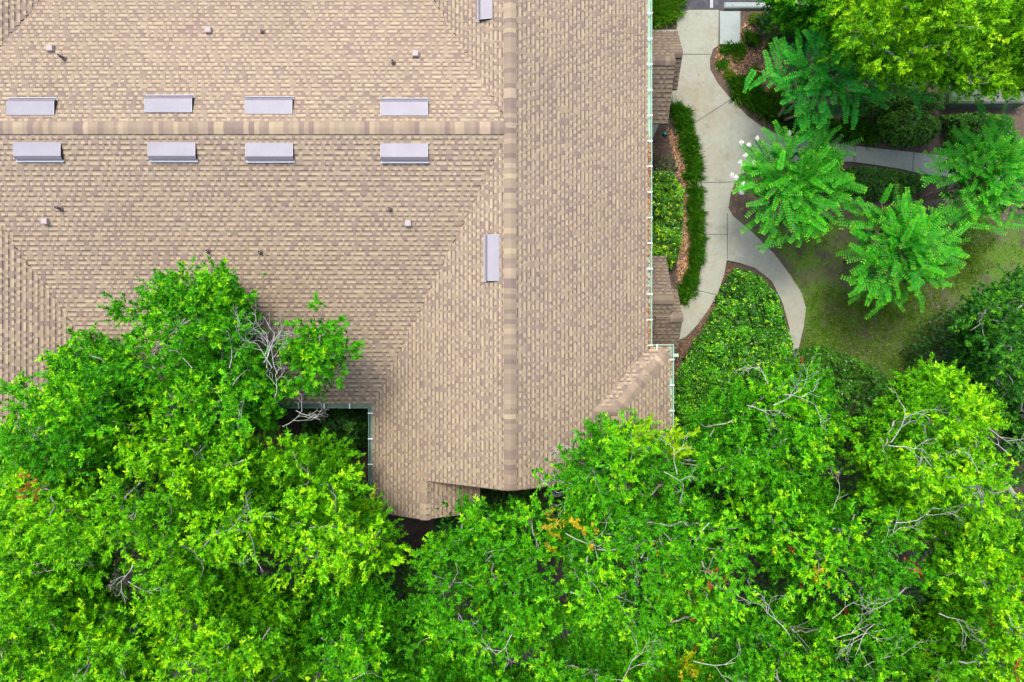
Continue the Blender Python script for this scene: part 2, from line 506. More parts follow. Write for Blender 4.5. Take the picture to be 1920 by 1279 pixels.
# sealed deck under the shingles
DECK = (0.07, 0.055, 0.047)
def deck(pts, zf, off=-0.02, th=0.10):
    top = [Vector((x, y, zf(x, y) + off)) for x, y in pts]
    bot = [p - Vector((0, 0, th)) for p in top]
    roof.face(top, DECK); roof.face(bot[::-1], DECK)
    for i in range(len(top)):
        j = (i + 1) % len(top)
        roof.face([top[i], bot[i], bot[j], top[j]], DECK)
deck([(XE, YN), (XR, YN), (XR, YS), (XE, YS)], zE)
deck([(XW, YE), (XR, YR), (XR, YS), (XW, YS)], zW)
deck([(XW, YS), (XSUB, YS), (XSUB, YSS), (XW, YSS)], zW)
deck([(XW, YNE), (XW, YN), (XR, YN), (XR, YR)], zW)
deck([(XW, YE), (XLE, YE), (XL, YR), (XR, YR)], zS)
deck([(XW, YNE), (XLE, YNE), (XL, YR), (XR, YR)], zN)
deck([(XLE, YE), (XL, YR), (XL, YSS), (XLE, YSS)], zLE)
deck([(XLE, YNE), (XL, YR), (XL, YN), (XLE, YN)], zLE)
deck([(XL - HW, YSS), (XL - HW, YN), (XL, YN), (XL, YSS)], zLW)
deck([(XE2, YJ), (hx, hy), (hx, -4.3), (XE2, -4.3)], zRS)
deck([(XE, YJ), (XE2, YJ), (hx, hy), (hx - 0.61, hy)], zRN)
deck([(XSUB, YSS), (XSUB, YS + 0.25), (-0.9, YS + 0.25), (-0.9, YSS)], lambda x, y: zsub - PM * (x - XSUB))
roof_o = roof.build("roof", M_SHINGLE, bld)

for a, b, hw, pl, pr in (((XR, YN, ZR), (XR, YS, ZR), 0.155, PM, PM),
                         ((XL + 0.2, YR, ZR), (XR - 0.14, YR, ZR), 0.155, PW, PW),
                         ((XL, YSS, ZR), (XL, YN, ZR), 0.155, PM, PM)):
    c = MB(); ridge_caps(c, a, b, hw, pl, pr); c.build("ridge_cap", M_SHINGLE, roof_o)
c = MB(); ridge_caps(c, (XE2 - 0.06, YJ - 0.06, ZE + 0.03), (hx, hy, zr2), 0.17, 0.42, 0.42, e=0.15, rnd=0.03)
ridge_caps(c, (hx + 0.04, hy, zr2), (hx - 0.66, hy, zr2), 0.13, PM, PM, e=0.15)
c.build("ridge_cap", M_SHINGLE, roof_o)
c = MB(); ridge_caps(c, (XSUB, YSS - 0.02, zsub), (XSUB, YS - 0.03, zsub), 0.15, PM, PM, e=0.15); c.build("ridge_cap", M_SHINGLE, roof_o)
c = MB(); ridge_caps(c, (hx, hy - 0.15, zr2), (hx, -4.3, zr2), 0.13, PM, PM, e=0.15); c.build("ridge_cap", M_SHINGLE, roof_o)

# walls
w = MB()
def wall_block(x0, y0, x1, y1, z):
    w.prism([(x0, y0), (x1, y0), (x1, y1), (x0, y1)], 0.0, z)
wall_block(XW + 0.5, YS + 0.45, XE - 0.5, YN - 0.4, ZE + 0.12)
wall_block(XLE - 0.5, YE + 0.5, XW + 0.497, YNE - 0.5, ZE + 0.10)
wall_block(XL - HW + 0.5, YSS + 0.5, XLE - 0.503, YN - 0.4, ZE + 0.12)
wall_block(XE - 0.497, -3.9, XE2 - 0.5, YJ - 0.5, ZE + 0.12)
yg = YS + 0.40
w.face([(XW + 0.5, yg, ZE + 0.1), (XE - 0.5, yg, ZE + 0.1), (XR, yg, ZR - 0.2)])
w.build("wall", M_WALL, bld)
fa = MB()
for (x0, x1, zf) in ((XW, XR, zW), (XR, XE, zE)):                # barge boards on the south gable
    a, b = Vector((x0, YS - 0.012, zf(x0, 0) - 0.10)), Vector((x1, YS - 0.012, zf(x1, 0) - 0.10))
    fa.box((a + b) / 2, (b - a).length, 0.02, 0.17, X=(b - a).normalized(), Y=(0, 1, 0), Z=Vector((0, -1, 0)).cross((b - a).normalized()))
a, b = Vector((XW, YSS - 0.012, zW(XW, 0) - 0.10)), Vector((XSUB, YSS - 0.012, zsub - 0.10))
fa.box((a + b) / 2, (b - a).length, 0.02, 0.17, X=(b - a).normalized(), Y=(0, 1, 0), Z=Vector((0, -1, 0)).cross((b - a).normalized()))
fa.build("barge_board", M_TRIM, bld)


# gutters
def gutter(pts, side, mats, strap_step=0.715, start=0.3):
    g = MB()
    prof = [(0.0, 0.0), (0.0, -0.10), (0.11, -0.115), (0.135, -0.04), (0.142, 0.012), (0.122, 0.016), (0.120, 0.004)]
    pts = [Vector(p) for p in pts]
    nrm = []
    for i in range(len(pts) - 1):
        d = (pts[i + 1] - pts[i]).normalized()
        nrm.append(Vector((-d.y, d.x)) * side)
    def off(i, o):
        if i == 0: return pts[0] + nrm[0] * o
        if i == len(pts) - 1: return pts[-1] + nrm[-1] * o
        a, b = nrm[i - 1], nrm[i]
        return pts[i] + (a + b) * (o / (1 + a.dot(b)))
    z = ZE - 0.005
    for i in range(len(pts) - 1):
        for k in range(len(prof) - 1):
            (o0, h0), (o1, h1) = prof[k], prof[k + 1]
            g.face([(*off(i, o0), z + h0), (*off(i + 1, o0), z + h0), (*off(i + 1, o1), z + h1), (*off(i, o1), z + h1)])
    for i in (0, len(pts) - 1):
        g.face([(*off(i, o), z + h) for o, h in prof[:5]])
    go = g.build("gutter", mats[0], bld)
    n = 0
    for i in range(len(pts) - 1):
        d = (pts[i + 1] - pts[i]); L = d.length; d.normalize()
        s = start if i == 0 else 0.28
        while s < L - 0.08:
            p = pts[i] + d * s
            q = p + nrm[i] * 0.055
            b = MB()
            b.box((q.x, q.y, z + 0.022), 0.19, 0.034, 0.008, X=(*nrm[i], 0), Y=(*d, 0))
            b.box((*(p + nrm[i] * 0.138), z + 0.006), 0.03, 0.034, 0.03, X=(*nrm[i], 0), Y=(*d, 0))
            b.build("strap", mats[1], go)
            s += strap_step
    return go


ge = gutter([(XE - 0.01, YN), (XE - 0.01, YJ), (XE2 - 0.01, YJ), (XE2 - 0.01, -4.3)], 1, (M_GUT, M_WHITE), start=0.12)
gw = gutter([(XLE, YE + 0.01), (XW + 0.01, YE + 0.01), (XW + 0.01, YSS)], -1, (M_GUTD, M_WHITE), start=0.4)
sp = MB()
sp.box((XE2 + 0.20, YJ - 0.16, ZE - 0.12), 0.17, 0.085, 0.07)
sp.box((XE2 + 0.25, YJ - 0.16, (ZE - 0.16) / 2), 0.065, 0.085, ZE - 0.16)
sp.build("downspout", M_GUT, bld)


# entry canopies
def canopy(yr1, yt1, yb1, zr1, zt1, zb1, xf1, yr2, yt2, yb2, zr2_, zt2, zb2, xf2):
    """two nested gable roofs: 1 = the deep inner one, 2 = the small front one; yt north eave, yb south eave"""
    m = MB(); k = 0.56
    x0 = XE - 0.35
    for (yr, yt, yb, zr, zt, zb, xa, xb, lf) in ((yr1, yt1, yb1, zr1, zt1, zb1, x0, xf1, 0.0), (yr2, yt2, yb2, zr2_, zt2, zb2, xf1 - 0.45, xf2, -0.012)):
        n = (zr - zt) / (yt - yr); s = (zr - zb) / (yr - yb)
        shingles(m, [(xa, yt), (xb, yt), (xb, yr), (xa, yr)], lambda x, y: zr - n * (y - yr), (0, -1), k=k, lift=lf)
        shingles(m, [(xa, yb), (xb, yb), (xb, yr), (xa, yr)], lambda x, y: zr - s * (yr - y), (0, 1), k=k, lift=lf)
        for y0, z0 in ((yt, zt), (yb, zb)):            # deck
            top = [Vector((xa, y0, z0 - 0.02)), Vector((xb, y0, z0 - 0.02)), Vector((xb, yr, zr - 0.02)), Vector((xa, yr, zr - 0.02))]
            bot = [p - Vector((0, 0, 0.08)) for p in top]
            m.face(top, DECK); m.face(bot, DECK)
            for i in range(4): m.face([top[i], top[(i + 1) % 4], bot[(i + 1) % 4], bot[i]], DECK)
    o = m.build("entry_canopy", M_SHINGLE, bld)
    for (yr, yt, yb, zr, zt, zb, xa, xb) in ((yr1, yt1, yb1, zr1, zt1, zb1, x0, xf1), (yr2, yt2, yb2, zr2_, zt2, zb2, xf1 - 0.05, xf2)):
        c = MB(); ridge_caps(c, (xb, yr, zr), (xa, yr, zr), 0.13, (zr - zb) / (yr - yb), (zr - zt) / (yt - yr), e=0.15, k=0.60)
        c.build("ridge_cap", M_SHINGLE, o)
    for y in (yt2 - 0.12, yb2 + 0.12):
        ps = MB(); ps.box((xf2 - 0.14, y, (min(zt2, zb2) - 0.1) / 2), 0.12, 0.12, min(zt2, zb2) - 0.1)
        ps.build("post", M_WALL, o)


canopy(7.92, 9.06, 6.45, 3.33, 2.62, 2.38, 4.617, 8.236, 9.10, 7.43, 3.12, 2.55, 2.46, 4.878)
canopy(1.17, 2.515, -0.05, 3.33, 2.36, 2.60, 4.557, 0.67, 1.53, -0.22, 3.12, 2.45, 2.52, 4.878)


# roof vents
def hit_roof(px, py, zf):
    z = 4.5
    for _ in range(12):
        p = P(px, py, z); z = zf(p.x, p.y)
    return P(px, py, z)


def roof_vent(px, py, zf, down, L=1.19, D=0.47, flip=0):
    c = hit_roof(px, py, zf)
    dn = Vector((*down, 0)); dz = zf(c.x + dn.x, c.y + dn.y) - zf(c.x, c.y)
    dn = Vector((dn.x, dn.y, dz)).normalized()
    al = Vector((-down[1], down[0], 0)).normalized()
    nn = al.cross(dn)
    if nn.z < 0: nn = -nn
    c = c + nn * 0.02 - Vector((0, 0, 0))
    def q(a, d, h): return c + al * (a * L / 2) + dn * (d * D) + nn * h
    hood = MB()
    prof = [(-0.5, 0.012), (-0.15, 0.060), (0.16, 0.105), (0.20, 0.108), (0.385, 0.070), (0.395, 0.055)]
    for i in range(len(prof) - 1):
        (d0, h0), (d1, h1) = prof[i], prof[i + 1]
        hood.face([q(-1, d0, h0), q(1, d0, h0), q(1, d1, h1), q(-1, d1, h1)], mi=1 if i >= 3 else 0)
    for s in (-1, 1):
        hood.face([q(s, d, h) for d, h in prof] + [q(s, 0.39, 0.0), q(s, -0.5, 0.0)], mi=2)
    for s in (-1, 1):                                          # folded side seam
        hood.face([q(s, -0.5, 0.016), q(s * 0.985, -0.5, 0.018), q(s * 0.985, 0.18, 0.112), q(s, 0.18, 0.112)], mi=3)
    o = hood.build("roof_vent", [M_VENT, M_VENTB, M_DARK, M_LIP], bld)
    lip = MB()
    lip.face([q(-1.02, 0.40, 0.012), q(1.02, 0.40, 0.012), q(1.02, 0.47, 0.018), q(-1.02, 0.47, 0.018)])
    lip.face([q(-1.02, 0.47, 0.018), q(1.02, 0.47, 0.018), q(1.03, 0.485, 0.060), q(-1.03, 0.485, 0.060)])
    lip.face([q(-1.03, 0.485, 0.060), q(1.03, 0.485, 0.060), q(1.03, 0.52, 0.058), q(-1.03, 0.52, 0.058)])
    lip.build("flange", M_LIP, o)


for px, py in ((62, 202), (319, 197), (506, 200), (759, 203)): roof_vent(px, py, zN, (0, 1))
for px, py in ((74, 285), (325, 285), (507, 286), (759, 287)): roof_vent(px, py, zS, (0, -1))
roof_vent(924, 484, zW, (-1, 0), L=1.16, D=0.42)
roof_vent(911, -4, zW, (-1, 0), L=1.16, D=0.42)

for px, py, zf in ((98, 93, zN), (393, 59, zN), (780, 103, zN), (88, 416, zS), (766, 420, zS)):
    c = hit_roof(px, py, zf)
    b = MB(); b.box(c + Vector((0, 0, 0.05)), 0.155, 0.155, 0.16, b=0.012)
    o = b.build("exhaust_cap", M_CAPB, bld)
for px, py, zf, hh in ((122, 111, zN, 0.27), (493, 61, zN, 0.14), (738, 119, zN, 0.2), (115, 392, zS, 0.24), (732, 393, zS, 0.2), (391, 471, zS, 0.14), (489, 473, zS, 0.14)):
    c = hit_roof(px, py, zf)
    b = MB()
    b.tube([c, c + Vector((0, 0, 0.05)), c + Vector((0, 0, 0.06))], [0.075, 0.055, 0.045], 10)
    b.tube([c, c + Vector((0, 0, hh))], [0.036, 0.036], 10, cap=False)
    b.tube([c + Vector((0, 0, hh)), c + Vector((0, 0, hh - 0.03))], [0.028, 0.028], 10, mi=1)
    ring = c + Vector((0, 0, hh))
    for k in range(10):
        a0, a1 = 2 * math.pi * k / 10, 2 * math.pi * (k + 1) / 10
        b.face([ring + Vector((math.cos(t) * r, math.sin(t) * r, 0)) for t, r in ((a0, 0.036), (a1, 0.036), (a1, 0.028), (a0, 0.028))], mi=2)
    b.build("vent_pipe", [M_PIPE, M_DARK, M_CAPB], bld)

# pale arched thing below the gable
ar = MB()
cc = P(1038, 922, 1.5)
for k in range(10):
    a0, a1 = math.pi * (0.12 + 0.76 * k / 10), math.pi * (0.12 + 0.76 * (k + 1) / 10)
    def e(a, r, z): return (cc.x - math.cos(a) * r * 0.36, cc.y - math.sin(a) * r * 0.17, z)
    ar.face([e(a0, 1, 1.5), e(a1, 1, 1.5), e(a1, 0.52, 1.5), e(a0, 0.52, 1.5)])
    ar.face([e(a0, 1, 1.5), e(a1, 1, 1.5), e(a1, 1, 1.4), e(a0, 1, 1.4)])
ar.box((cc.x, cc.y - 0.1, 0.7), 0.1, 0.1, 1.4)
tag(ar.build("arched_fixture", M_GREYBLUE), "pale blue grey curved fixture in the dark gap below the gable end", "fixture")


# ---------------------------------------------------------------- foliage helpers
def unit(a): return a / np.maximum(np.linalg.norm(a, axis=-1, keepdims=True), 1e-9)


def leaf_quads(base, d, up, L, Wd, fold=0.25, droop=0.12):
    d = unit(d)
    side = unit(np.cross(d, up))
    nr = np.cross(side, d)
    L = L[:, None]; Wd = Wd[:, None]
    mid = base + d * L * 0.45
    V = np.stack([base, mid + side * Wd / 2 + nr * Wd / 2 * fold, base + d * L - nr * L * droop, mid - side * Wd / 2 + nr * Wd / 2 * fold], axis=1)
    return V                                                     # (n,4,3)


def leaf_mesh(name, V, col):
    n = len(V)
    Fc = np.arange(n * 4).reshape(n, 4)
    return np_mesh(name, V.reshape(-1, 3), Fc, np.repeat(col, 4, axis=0))


def sprigs(pos, axis, m, L, Wd, spread=(0.5, 1.25), rng=RNG, up_bias=0.7):
    """m leaves radiating round each twig tip"""
    n = len(pos)
    pos = np.repeat(pos, m, 0); ax = unit(np.repeat(axis, m, 0))
    r = unit(rng.normal(size=(n * m, 3)))
    perp = unit(np.cross(ax, r))
    a = rng.uniform(*spread, n * m)[:, None]
    d = ax * np.cos(a) + perp * np.sin(a)
    b = pos + ax * rng.uniform(-0.05, 0.05, (n * m, 1))
    up = unit(np.array([0, 0, up_bias]) + ax * 0.35 + rng.normal(size=(n * m, 3)) * 0.36)
    return leaf_quads(b, d, up, L * rng.uniform(0.7, 1.2, n * m), Wd * rng.uniform(0.75, 1.2, n * m))


def inside(poly, x, y):
    c = False; n = len(poly)
    for i in range(n):
        (x0, y0), (x1, y1) = poly[i], poly[(i + 1) % n]
        if (y0 > y) != (y1 > y) and x < (x1 - x0) * (y - y0) / (y1 - y0) + x0: c = not c
    return c


def edge_dist(poly, x, y):
    best = 1e9; n = len(poly)
    for i in range(n):
        (x0, y0), (x1, y1) = poly[i], poly[(i + 1) % n]
        dx, dy = x1 - x0, y1 - y0
        t = max(0, min(1, ((x - x0) * dx + (y - y0) * dy) / (dx * dx + dy * dy + 1e-9)))
        best = min(best, math.hypot(x - x0 - t * dx, y - y0 - t * dy))
    return best


def wiggle(a, b, n, amp, rnd):
    a, b = Vector(a), Vector(b)
    L = (b - a).length
    out = [a]
    for i in range(1, n):
        t = i / n
        j = Vector((rnd.uniform(-1, 1), rnd.uniform(-1, 1), rnd.uniform(-0.6, 0.8))) * (amp * L * math.sin(math.pi * t))
        out.append(a.lerp(b, t) + j)
    out.append(b)
    return out


def bare(m, p, d, L, r, depth, rnd, col):
    """a leafless forking branch"""
    p, d = Vector(p), Vector(d).normalized()
    pts = [p]; q = p; dd = d.copy()
    for i in range(4):
        dd = (dd + Vector((rnd.uniform(-1, 1), rnd.uniform(-1, 1), rnd.uniform(-0.5, 0.5))) * 0.28).normalized()
        q = q + dd * (L / 4); pts.append(q)
        if depth > 0 and i >= 1 and rnd.random() < 0.85:
            s = rnd.choice((-1, 1))
            e = (dd + dd.cross(Vector((0, 0, 1))) * s * rnd.uniform(0.5, 1.1) + Vector((0, 0, rnd.uniform(-0.3, 0.4)))).normalized()
            bare(m, q, e, L * rnd.uniform(0.45, 0.7), r * 0.6, depth - 1, rnd, col)
    m.tube(pts, [r, r * 0.85, r * 0.7, r * 0.55, r * 0.35], 4, col)


GREENS = {   # dark, mid, bright, tip
    'lime': ((0.036, 0.20, 0.003), (0.115, 0.45, 0.003), (0.25, 0.68, 0.003), (0.46, 0.80, 0.004)),
    'mid': ((0.022, 0.16, 0.004), (0.060, 0.36, 0.004), (0.150, 0.59, 0.004), (0.35, 0.75, 0.005)),
    'deep': ((0.016, 0.10, 0.012), (0.036, 0.20, 0.014), (0.08, 0.34, 0.016), (0.17, 0.47, 0.018)),
    'yellow': ((0.055, 0.23, 0.003), (0.16, 0.49, 0.003), (0.32, 0.69, 0.004), (0.50, 0.78, 0.006)),
}
BARKC = (0.36, 0.35, 0.31)


def tree(label, poly_px, z_top, z_edge, base_px, pal='mid', spacing=0.58, lobe_r=0.60, seed=1, dens=1.0, extra=(), gaps=(), dead=(), orange=0.0, branchy=0.5, leafL=0.094, fork=3.2, trunk_r=0.17, accents=(), fill=True, hollow=0.23):
    rnd = random.Random(seed); rng = np.random.default_rng(seed)
    mid_z = (z_top + z_edge) / 2
    poly = PP(poly_px, mid_z)
    xs = [p[0] for p in poly]; ys = [p[1] for p in poly]
    dmax = max(edge_dist(poly, rnd.uniform(min(xs), max(xs)), rnd.uniform(min(ys), max(ys))) if True else 0 for _ in range(60))
    dmax = max(0.9, max((edge_dist(poly, x, y) for x in np.linspace(min(xs), max(xs), 14) for y in np.linspace(min(ys), max(ys), 14) if inside(poly, x, y)), default=1.0))
    gp = [(*P(x, y, mid_z)[:2], r) for x, y, r in gaps]
    lobes = []
    for tries in range(6000):
        x, y = rnd.uniform(min(xs), max(xs)), rnd.uniform(min(ys), max(ys))
        if not inside(poly, x, y): continue
        ed = edge_dist(poly, x, y)
        r = lobe_r * rnd.uniform(0.55, 1.15)
        if ed < r * 0.92: continue
        if any(math.hypot(x - a, y - b) < rr for a, b, rr in gp): continue
        if any(math.hypot(x - l[0], y - l[1]) < spacing * (0.55 + 0.45 * r / lobe_r) for l in lobes): continue
        t = min(1, ed / dmax)
        z = z_edge + (z_top - z_edge) * math.sqrt(max(0.0, t)) + rnd.uniform(-0.95, 0.45)
        k = (H - z) / (H - mid_z)                                 # keep the outline where the crown is seen
        lobes.append((x * k, y * k, z, r, 2 if rnd.random() < hollow else 0))
    for (x, y, z, r) in extra:
        p = P(x, y, z); lobes.append((p.x, p.y, z, r, 0))
    low = []
    for tries in range(2500):                                    # a lower tier closes the crown from below
        x, y = rnd.uniform(min(xs), max(xs)), rnd.uniform(min(ys), max(ys))
        if not inside(poly, x, y) or edge_dist(poly, x, y) < 0.45: continue
        if any(math.hypot(x - l[0], y - l[1]) < spacing * 1.1 for l in low): continue
        z = z_edge + rnd.uniform(-2.4, -1.0)
        if z < 4.3: z = 4.3 + rnd.random() * 0.5
        if z_edge < 5.0: z = z_edge + rnd.uniform(-1.6, -0.6)
        k = (H - z) / (H - mid_z)
        low.append((x * k, y * k, z, lobe_r * rnd.uniform(0.8, 1.1), 1))
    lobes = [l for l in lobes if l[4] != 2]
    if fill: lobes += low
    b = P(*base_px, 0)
    root = empty("broadleaf_tree", b, label, "tree", "leafy trees round the building")
    C = GREENS[pal]
    tb = MB()
    fork_p = Vector((b.x + rnd.uniform(-0.2, 0.2), b.y + rnd.uniform(-0.2, 0.2), fork))
    tb.tube(wiggle(b - Vector((0, 0, 0.05)), fork_p, 4, 0.03, rnd), [trunk_r * 1.4, trunk_r * 1.05, trunk_r * 0.95, trunk_r * 0.9, trunk_r * 0.85], 9, BARKC)
    nodes = [(fork_p, trunk_r * 0.8)]
    sp_pos, sp_ax, sp_col = [], [], []
    order = sorted(lobes, key=lambda l: math.hypot(l[0] - b.x, l[1] - b.y))
    for (x, y, z, r, tier) in order:
        lc = Vector((x, y, z - r * 0.5))
        best = min(nodes, key=lambda n: (n[0] - lc).length + 0.35 * (n[0] - fork_p).length + (4 if n[0].z > lc.z + 0.2 else 0))
        L = (best[0] - lc).length
        rr = max(0.022, min(best[1] * 0.75, 0.02 + 0.018 * L))
        pts = wiggle(best[0], lc, 4, 0.09, rnd)
        tb.tube(pts, [best[1] * 0.8 if best[1] > rr else rr, rr, rr * 0.85, rr * 0.7, rr * 0.6], 6, BARKC)
        nodes.append((lc, rr * 0.75)); nodes.append((pts[2], rr))
        lt = rnd.random()
        ns = 6 if tier else max(5, int(11 * (r / 0.62) ** 2))
        for k in range(ns):
            az = rnd.uniform(0, 2 * math.pi); ce = rnd.random() ** 0.75
            dv = Vector((math.cos(az) * math.sqrt(1 - ce * ce), math.sin(az) * math.sqrt(1 - ce * ce), ce * 0.75))
            if rnd.random() < 0.16: dv.z = -0.35
            s = Vector((x, y, z)) + Vector((dv.x * r, dv.y * r, dv.z * r)) * rnd.uniform(0.72, 1.12)
            tip = s + Vector((dv.x, dv.y, dv.z * 0.6 + 0.1)) * 0.08
            up = Vector((0, 0, 0.10)) if rnd.random() < branchy * 0.45 else Vector((0, 0, -0.02))
            mid_ = lc.lerp(s, 0.55) + up + Vector((rnd.uniform(-.06, .06), rnd.uniform(-.06, .06), 0.03))
            if rnd.random() < 0.16 + 0.20 * branchy: tb.tube([lc.lerp(pts[3], 0.5 + 0.5 * rnd.random()) + Vector((rnd.uniform(-.12, .12), rnd.uniform(-.12, .12), -0.08)), mid_, s + up * 0.8, tip + up * 0.4], [0.013, 0.010, 0.007, 0.003], 4, BARKC)
            nsh = max(3, int(rnd.uniform(4, 7.5) * dens)); nk = 5
            nsp = nsh * nk
            sd_ = unit(np.array([dv.x * 0.75, dv.y * 0.75, 0.55 + dv.z * 0.4]) + rng.normal(size=(nsh, 3)) * 0.42)
            sl = rng.uniform(0.20, 0.44, (nsh, 1))
            s0 = np.array(s) + rng.normal(size=(nsh, 3)) * np.array([0.13, 0.13, 0.06])
            tk = (np.arange(nk) + 0.6) / nk
            pos = (s0[:, None] + sd_[:, None] * (sl * tk[None])[..., None] + np.array([0, 0, -0.10]) * (sl * tk[None] ** 2)[..., None]).reshape(-1, 3)
            ax = unit(np.repeat(sd_, nk, 0) + rng.normal(size=(nsp, 3)) * 0.16)
            kk = np.tile(tk, nsh)
            tone = min(1.0, max(0.0, 0.72 * (1.3 * lt - 0.15) + 0.28 * rnd.random()))
            if tier: tone *= 0.35  # lower tier toned down, crown shade painted into the leaf colour
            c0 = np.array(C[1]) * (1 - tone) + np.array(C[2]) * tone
            colr = np.repeat(c0[None], nsp, 0) * rng.uniform(0.84, 1.14, (nsp, 1))
            tipm = (rng.random(nsp) < 0.75 * max(0.0, tone - 0.25) * (kk > 0.55) + 0.015)
            colr[tipm] = np.array(C[3]) * rng.uniform(0.85, 1.1, (tipm.sum(), 1))
            dk = rng.random(nsp) < 0.18
            colr[dk] = np.array(C[0]) * rng.uniform(0.8, 1.25, (dk.sum(), 1))
            if rnd.random() < orange:
                colr = np.repeat(np.array([[0.42, 0.14, 0.03]]), nsp, 0) * rng.uniform(0.6, 1.3, (nsp, 1)) if rnd.random() < .6 else np.repeat(np.array([[0.62, 0.48, 0.02]]), nsp, 0) * rng.uniform(0.7, 1.1, (nsp, 1))
                keep = rng.random(nsp) < 0.5
                pos, ax, colr = pos[keep], ax[keep], colr[keep]
            for (axx, ayy, ar_, acol) in accents:
                ap = P(axx, ayy, s.z)
                if math.hypot(ap.x - s.x, ap.y - s.y) < ar_:
                    colr = np.repeat(np.array([acol]), len(colr), 0) * rng.uniform(0.6, 1.25, (len(colr), 1))
            sp_pos.append(pos); sp_ax.append(ax); sp_col.append(colr)
        # inner, lower leaves that close the crown; dark green paints in its inner shade
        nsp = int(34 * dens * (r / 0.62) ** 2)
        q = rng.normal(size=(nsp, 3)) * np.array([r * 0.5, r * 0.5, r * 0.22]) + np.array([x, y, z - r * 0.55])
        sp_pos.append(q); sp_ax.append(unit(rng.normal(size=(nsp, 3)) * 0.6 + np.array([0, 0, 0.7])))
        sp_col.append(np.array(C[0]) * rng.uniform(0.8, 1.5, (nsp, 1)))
    tb.build("trunk", M_BARK, root)
    pos = np.concatenate(sp_pos); ax = np.concatenate(sp_ax); colr = np.concatenate(sp_col)
    m = 6
    V = sprigs(pos, ax, m, leafL, leafL * 0.40, spread=(0.35, 1.15), rng=rng)
    cl = np.repeat(colr, m, 0) * rng.uniform(0.88, 1.12, (len(V), 1))
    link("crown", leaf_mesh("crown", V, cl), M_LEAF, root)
    for (dx, dy, dz, ddx, ddy, L) in dead:
        db = MB()
        bare(db, P(dx, dy, dz), (ddx, -ddy, 0.12), L, 0.0115, 3, rnd, (0.46, 0.45, 0.42))
        db.build("bare_branch", M_BARK, root)
    return root, len(V)


def shrub(name, label, cat, poly_px, h, cols, leafL, leafW, n, seed=1, mat_=None, group=None, edge=0.35, m=6, spread=(0.6, 1.35), lumps=6, stems=10, tipcol=None, gapn=0.0):
    rng = np.random.default_rng(seed); rnd = random.Random(seed)
    poly = PP(poly_px, h * 0.7)
    xs = [p[0] for p in poly]; ys = [p[1] for p in poly]
    cx, cy = sum(xs) / len(xs), sum(ys) / len(ys)
    lump = [(rnd.uniform(min(xs), max(xs)), rnd.uniform(min(ys), max(ys)), rnd.uniform(0.18, 0.42), rnd.uniform(0.5, 1.15), rnd.random()) for _ in range(lumps * 4)]
    pos, ax, col = [], [], []
    tries = 0
    while len(pos) < n and tries < n * 30:
        tries += 1
        x, y = rnd.uniform(min(xs), max(xs)), rnd.uniform(min(ys), max(ys))
        if not inside(poly, x, y): continue
        ed = edge_dist(poly, x, y)
        lz, lt = 0.55, 0.4
        gx = gy = 0.0
        for (a, b, r, t, tone) in lump:
            dd = math.hypot(x - a, y - b) / r
            if dd < 1:
                v = t * math.sqrt(1 - dd * dd)
                if v > lz - 0.35: lz, lt, gx, gy = 0.35 + v * 0.6, tone, (x - a) / r, (y - b) / r
        z = h * min(1.15, lz) * min(1, (ed / edge) ** 0.5 + 0.15)
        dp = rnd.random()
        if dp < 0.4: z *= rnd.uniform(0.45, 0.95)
        pos.append((x, y, max(0.03, z)))
        ax.append((gx * 0.6, gy * 0.6, 0.8))
        c = np.array(cols[0]) * (1 - lt) + np.array(cols[1]) * lt
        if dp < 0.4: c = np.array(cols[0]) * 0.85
        if tipcol is not None and rnd.random() < 0.12: c = np.array(tipcol)
        col.append(c * rnd.uniform(0.75, 1.25))
    pos, ax, col = np.array(pos), unit(np.array(ax) + rng.normal(size=(len(ax), 3)) * 0.3), np.array(col)
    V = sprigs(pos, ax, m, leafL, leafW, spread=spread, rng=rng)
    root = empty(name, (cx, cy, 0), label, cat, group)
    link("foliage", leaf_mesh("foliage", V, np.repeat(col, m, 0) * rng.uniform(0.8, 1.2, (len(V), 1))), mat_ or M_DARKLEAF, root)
    sm = MB()
    for i in range(stems):
        p = pos[rnd.randrange(len(pos))]
        sm.tube(wiggle((cx, cy, -0.02), p, 3, 0.06, rnd), [0.014, 0.011, 0.008, 0.005], 5, (0.22, 0.18, 0.13))
    sm.build("stem", M_BARK, root)
    return root


def blades(pts, n_each, L, cols, rng, w=0.010, r=0.05, lean=(0.45, 1.45)):
    """arching grass blades out of each tuft"""
    n = len(pts) * n_each
    b = np.repeat(pts, n_each, 0) + np.concatenate([rng.normal(size=(n, 2)) * r, np.zeros((n, 1))], 1)
    az = rng.uniform(0, 2 * np.pi, n); ln = rng.uniform(*lean, n)
    LL = L * rng.uniform(0.6, 1.15, n)
    hd = np.stack([np.cos(az), np.sin(az), np.zeros(n)], 1)
    sd_ = np.stack([-np.sin(az), np.cos(az), np.zeros(n)], 1)
    up = np.array([0, 0, 1.0])
    p1 = b + (hd * np.sin(ln * 0.45)[:, None] + up * np.cos(ln * 0.45)[:, None]) * (LL * 0.5)[:, None]
    p2 = p1 + (hd * np.sin(ln * 1.15)[:, None] + up * np.cos(ln * 1.15)[:, None]) * (LL * 0.5)[:, None]
    w = w * rng.uniform(0.7, 1.3, (n, 1))
    V = np.stack([b - sd_ * w * 0.8, b + sd_ * w * 0.8, p1 + sd_ * w, p2, p1 - sd_ * w], 1)
    c = cols[rng.integers(0, len(cols), n)] * rng.uniform(0.75, 1.25, (n, 1))
    return V, c


def blade_mesh(name, V, c):
    n = len(V)
    return np_mesh(name, V.reshape(-1, 3), np.arange(n * 5).reshape(n, 5), np.repeat(c, 5, 0))


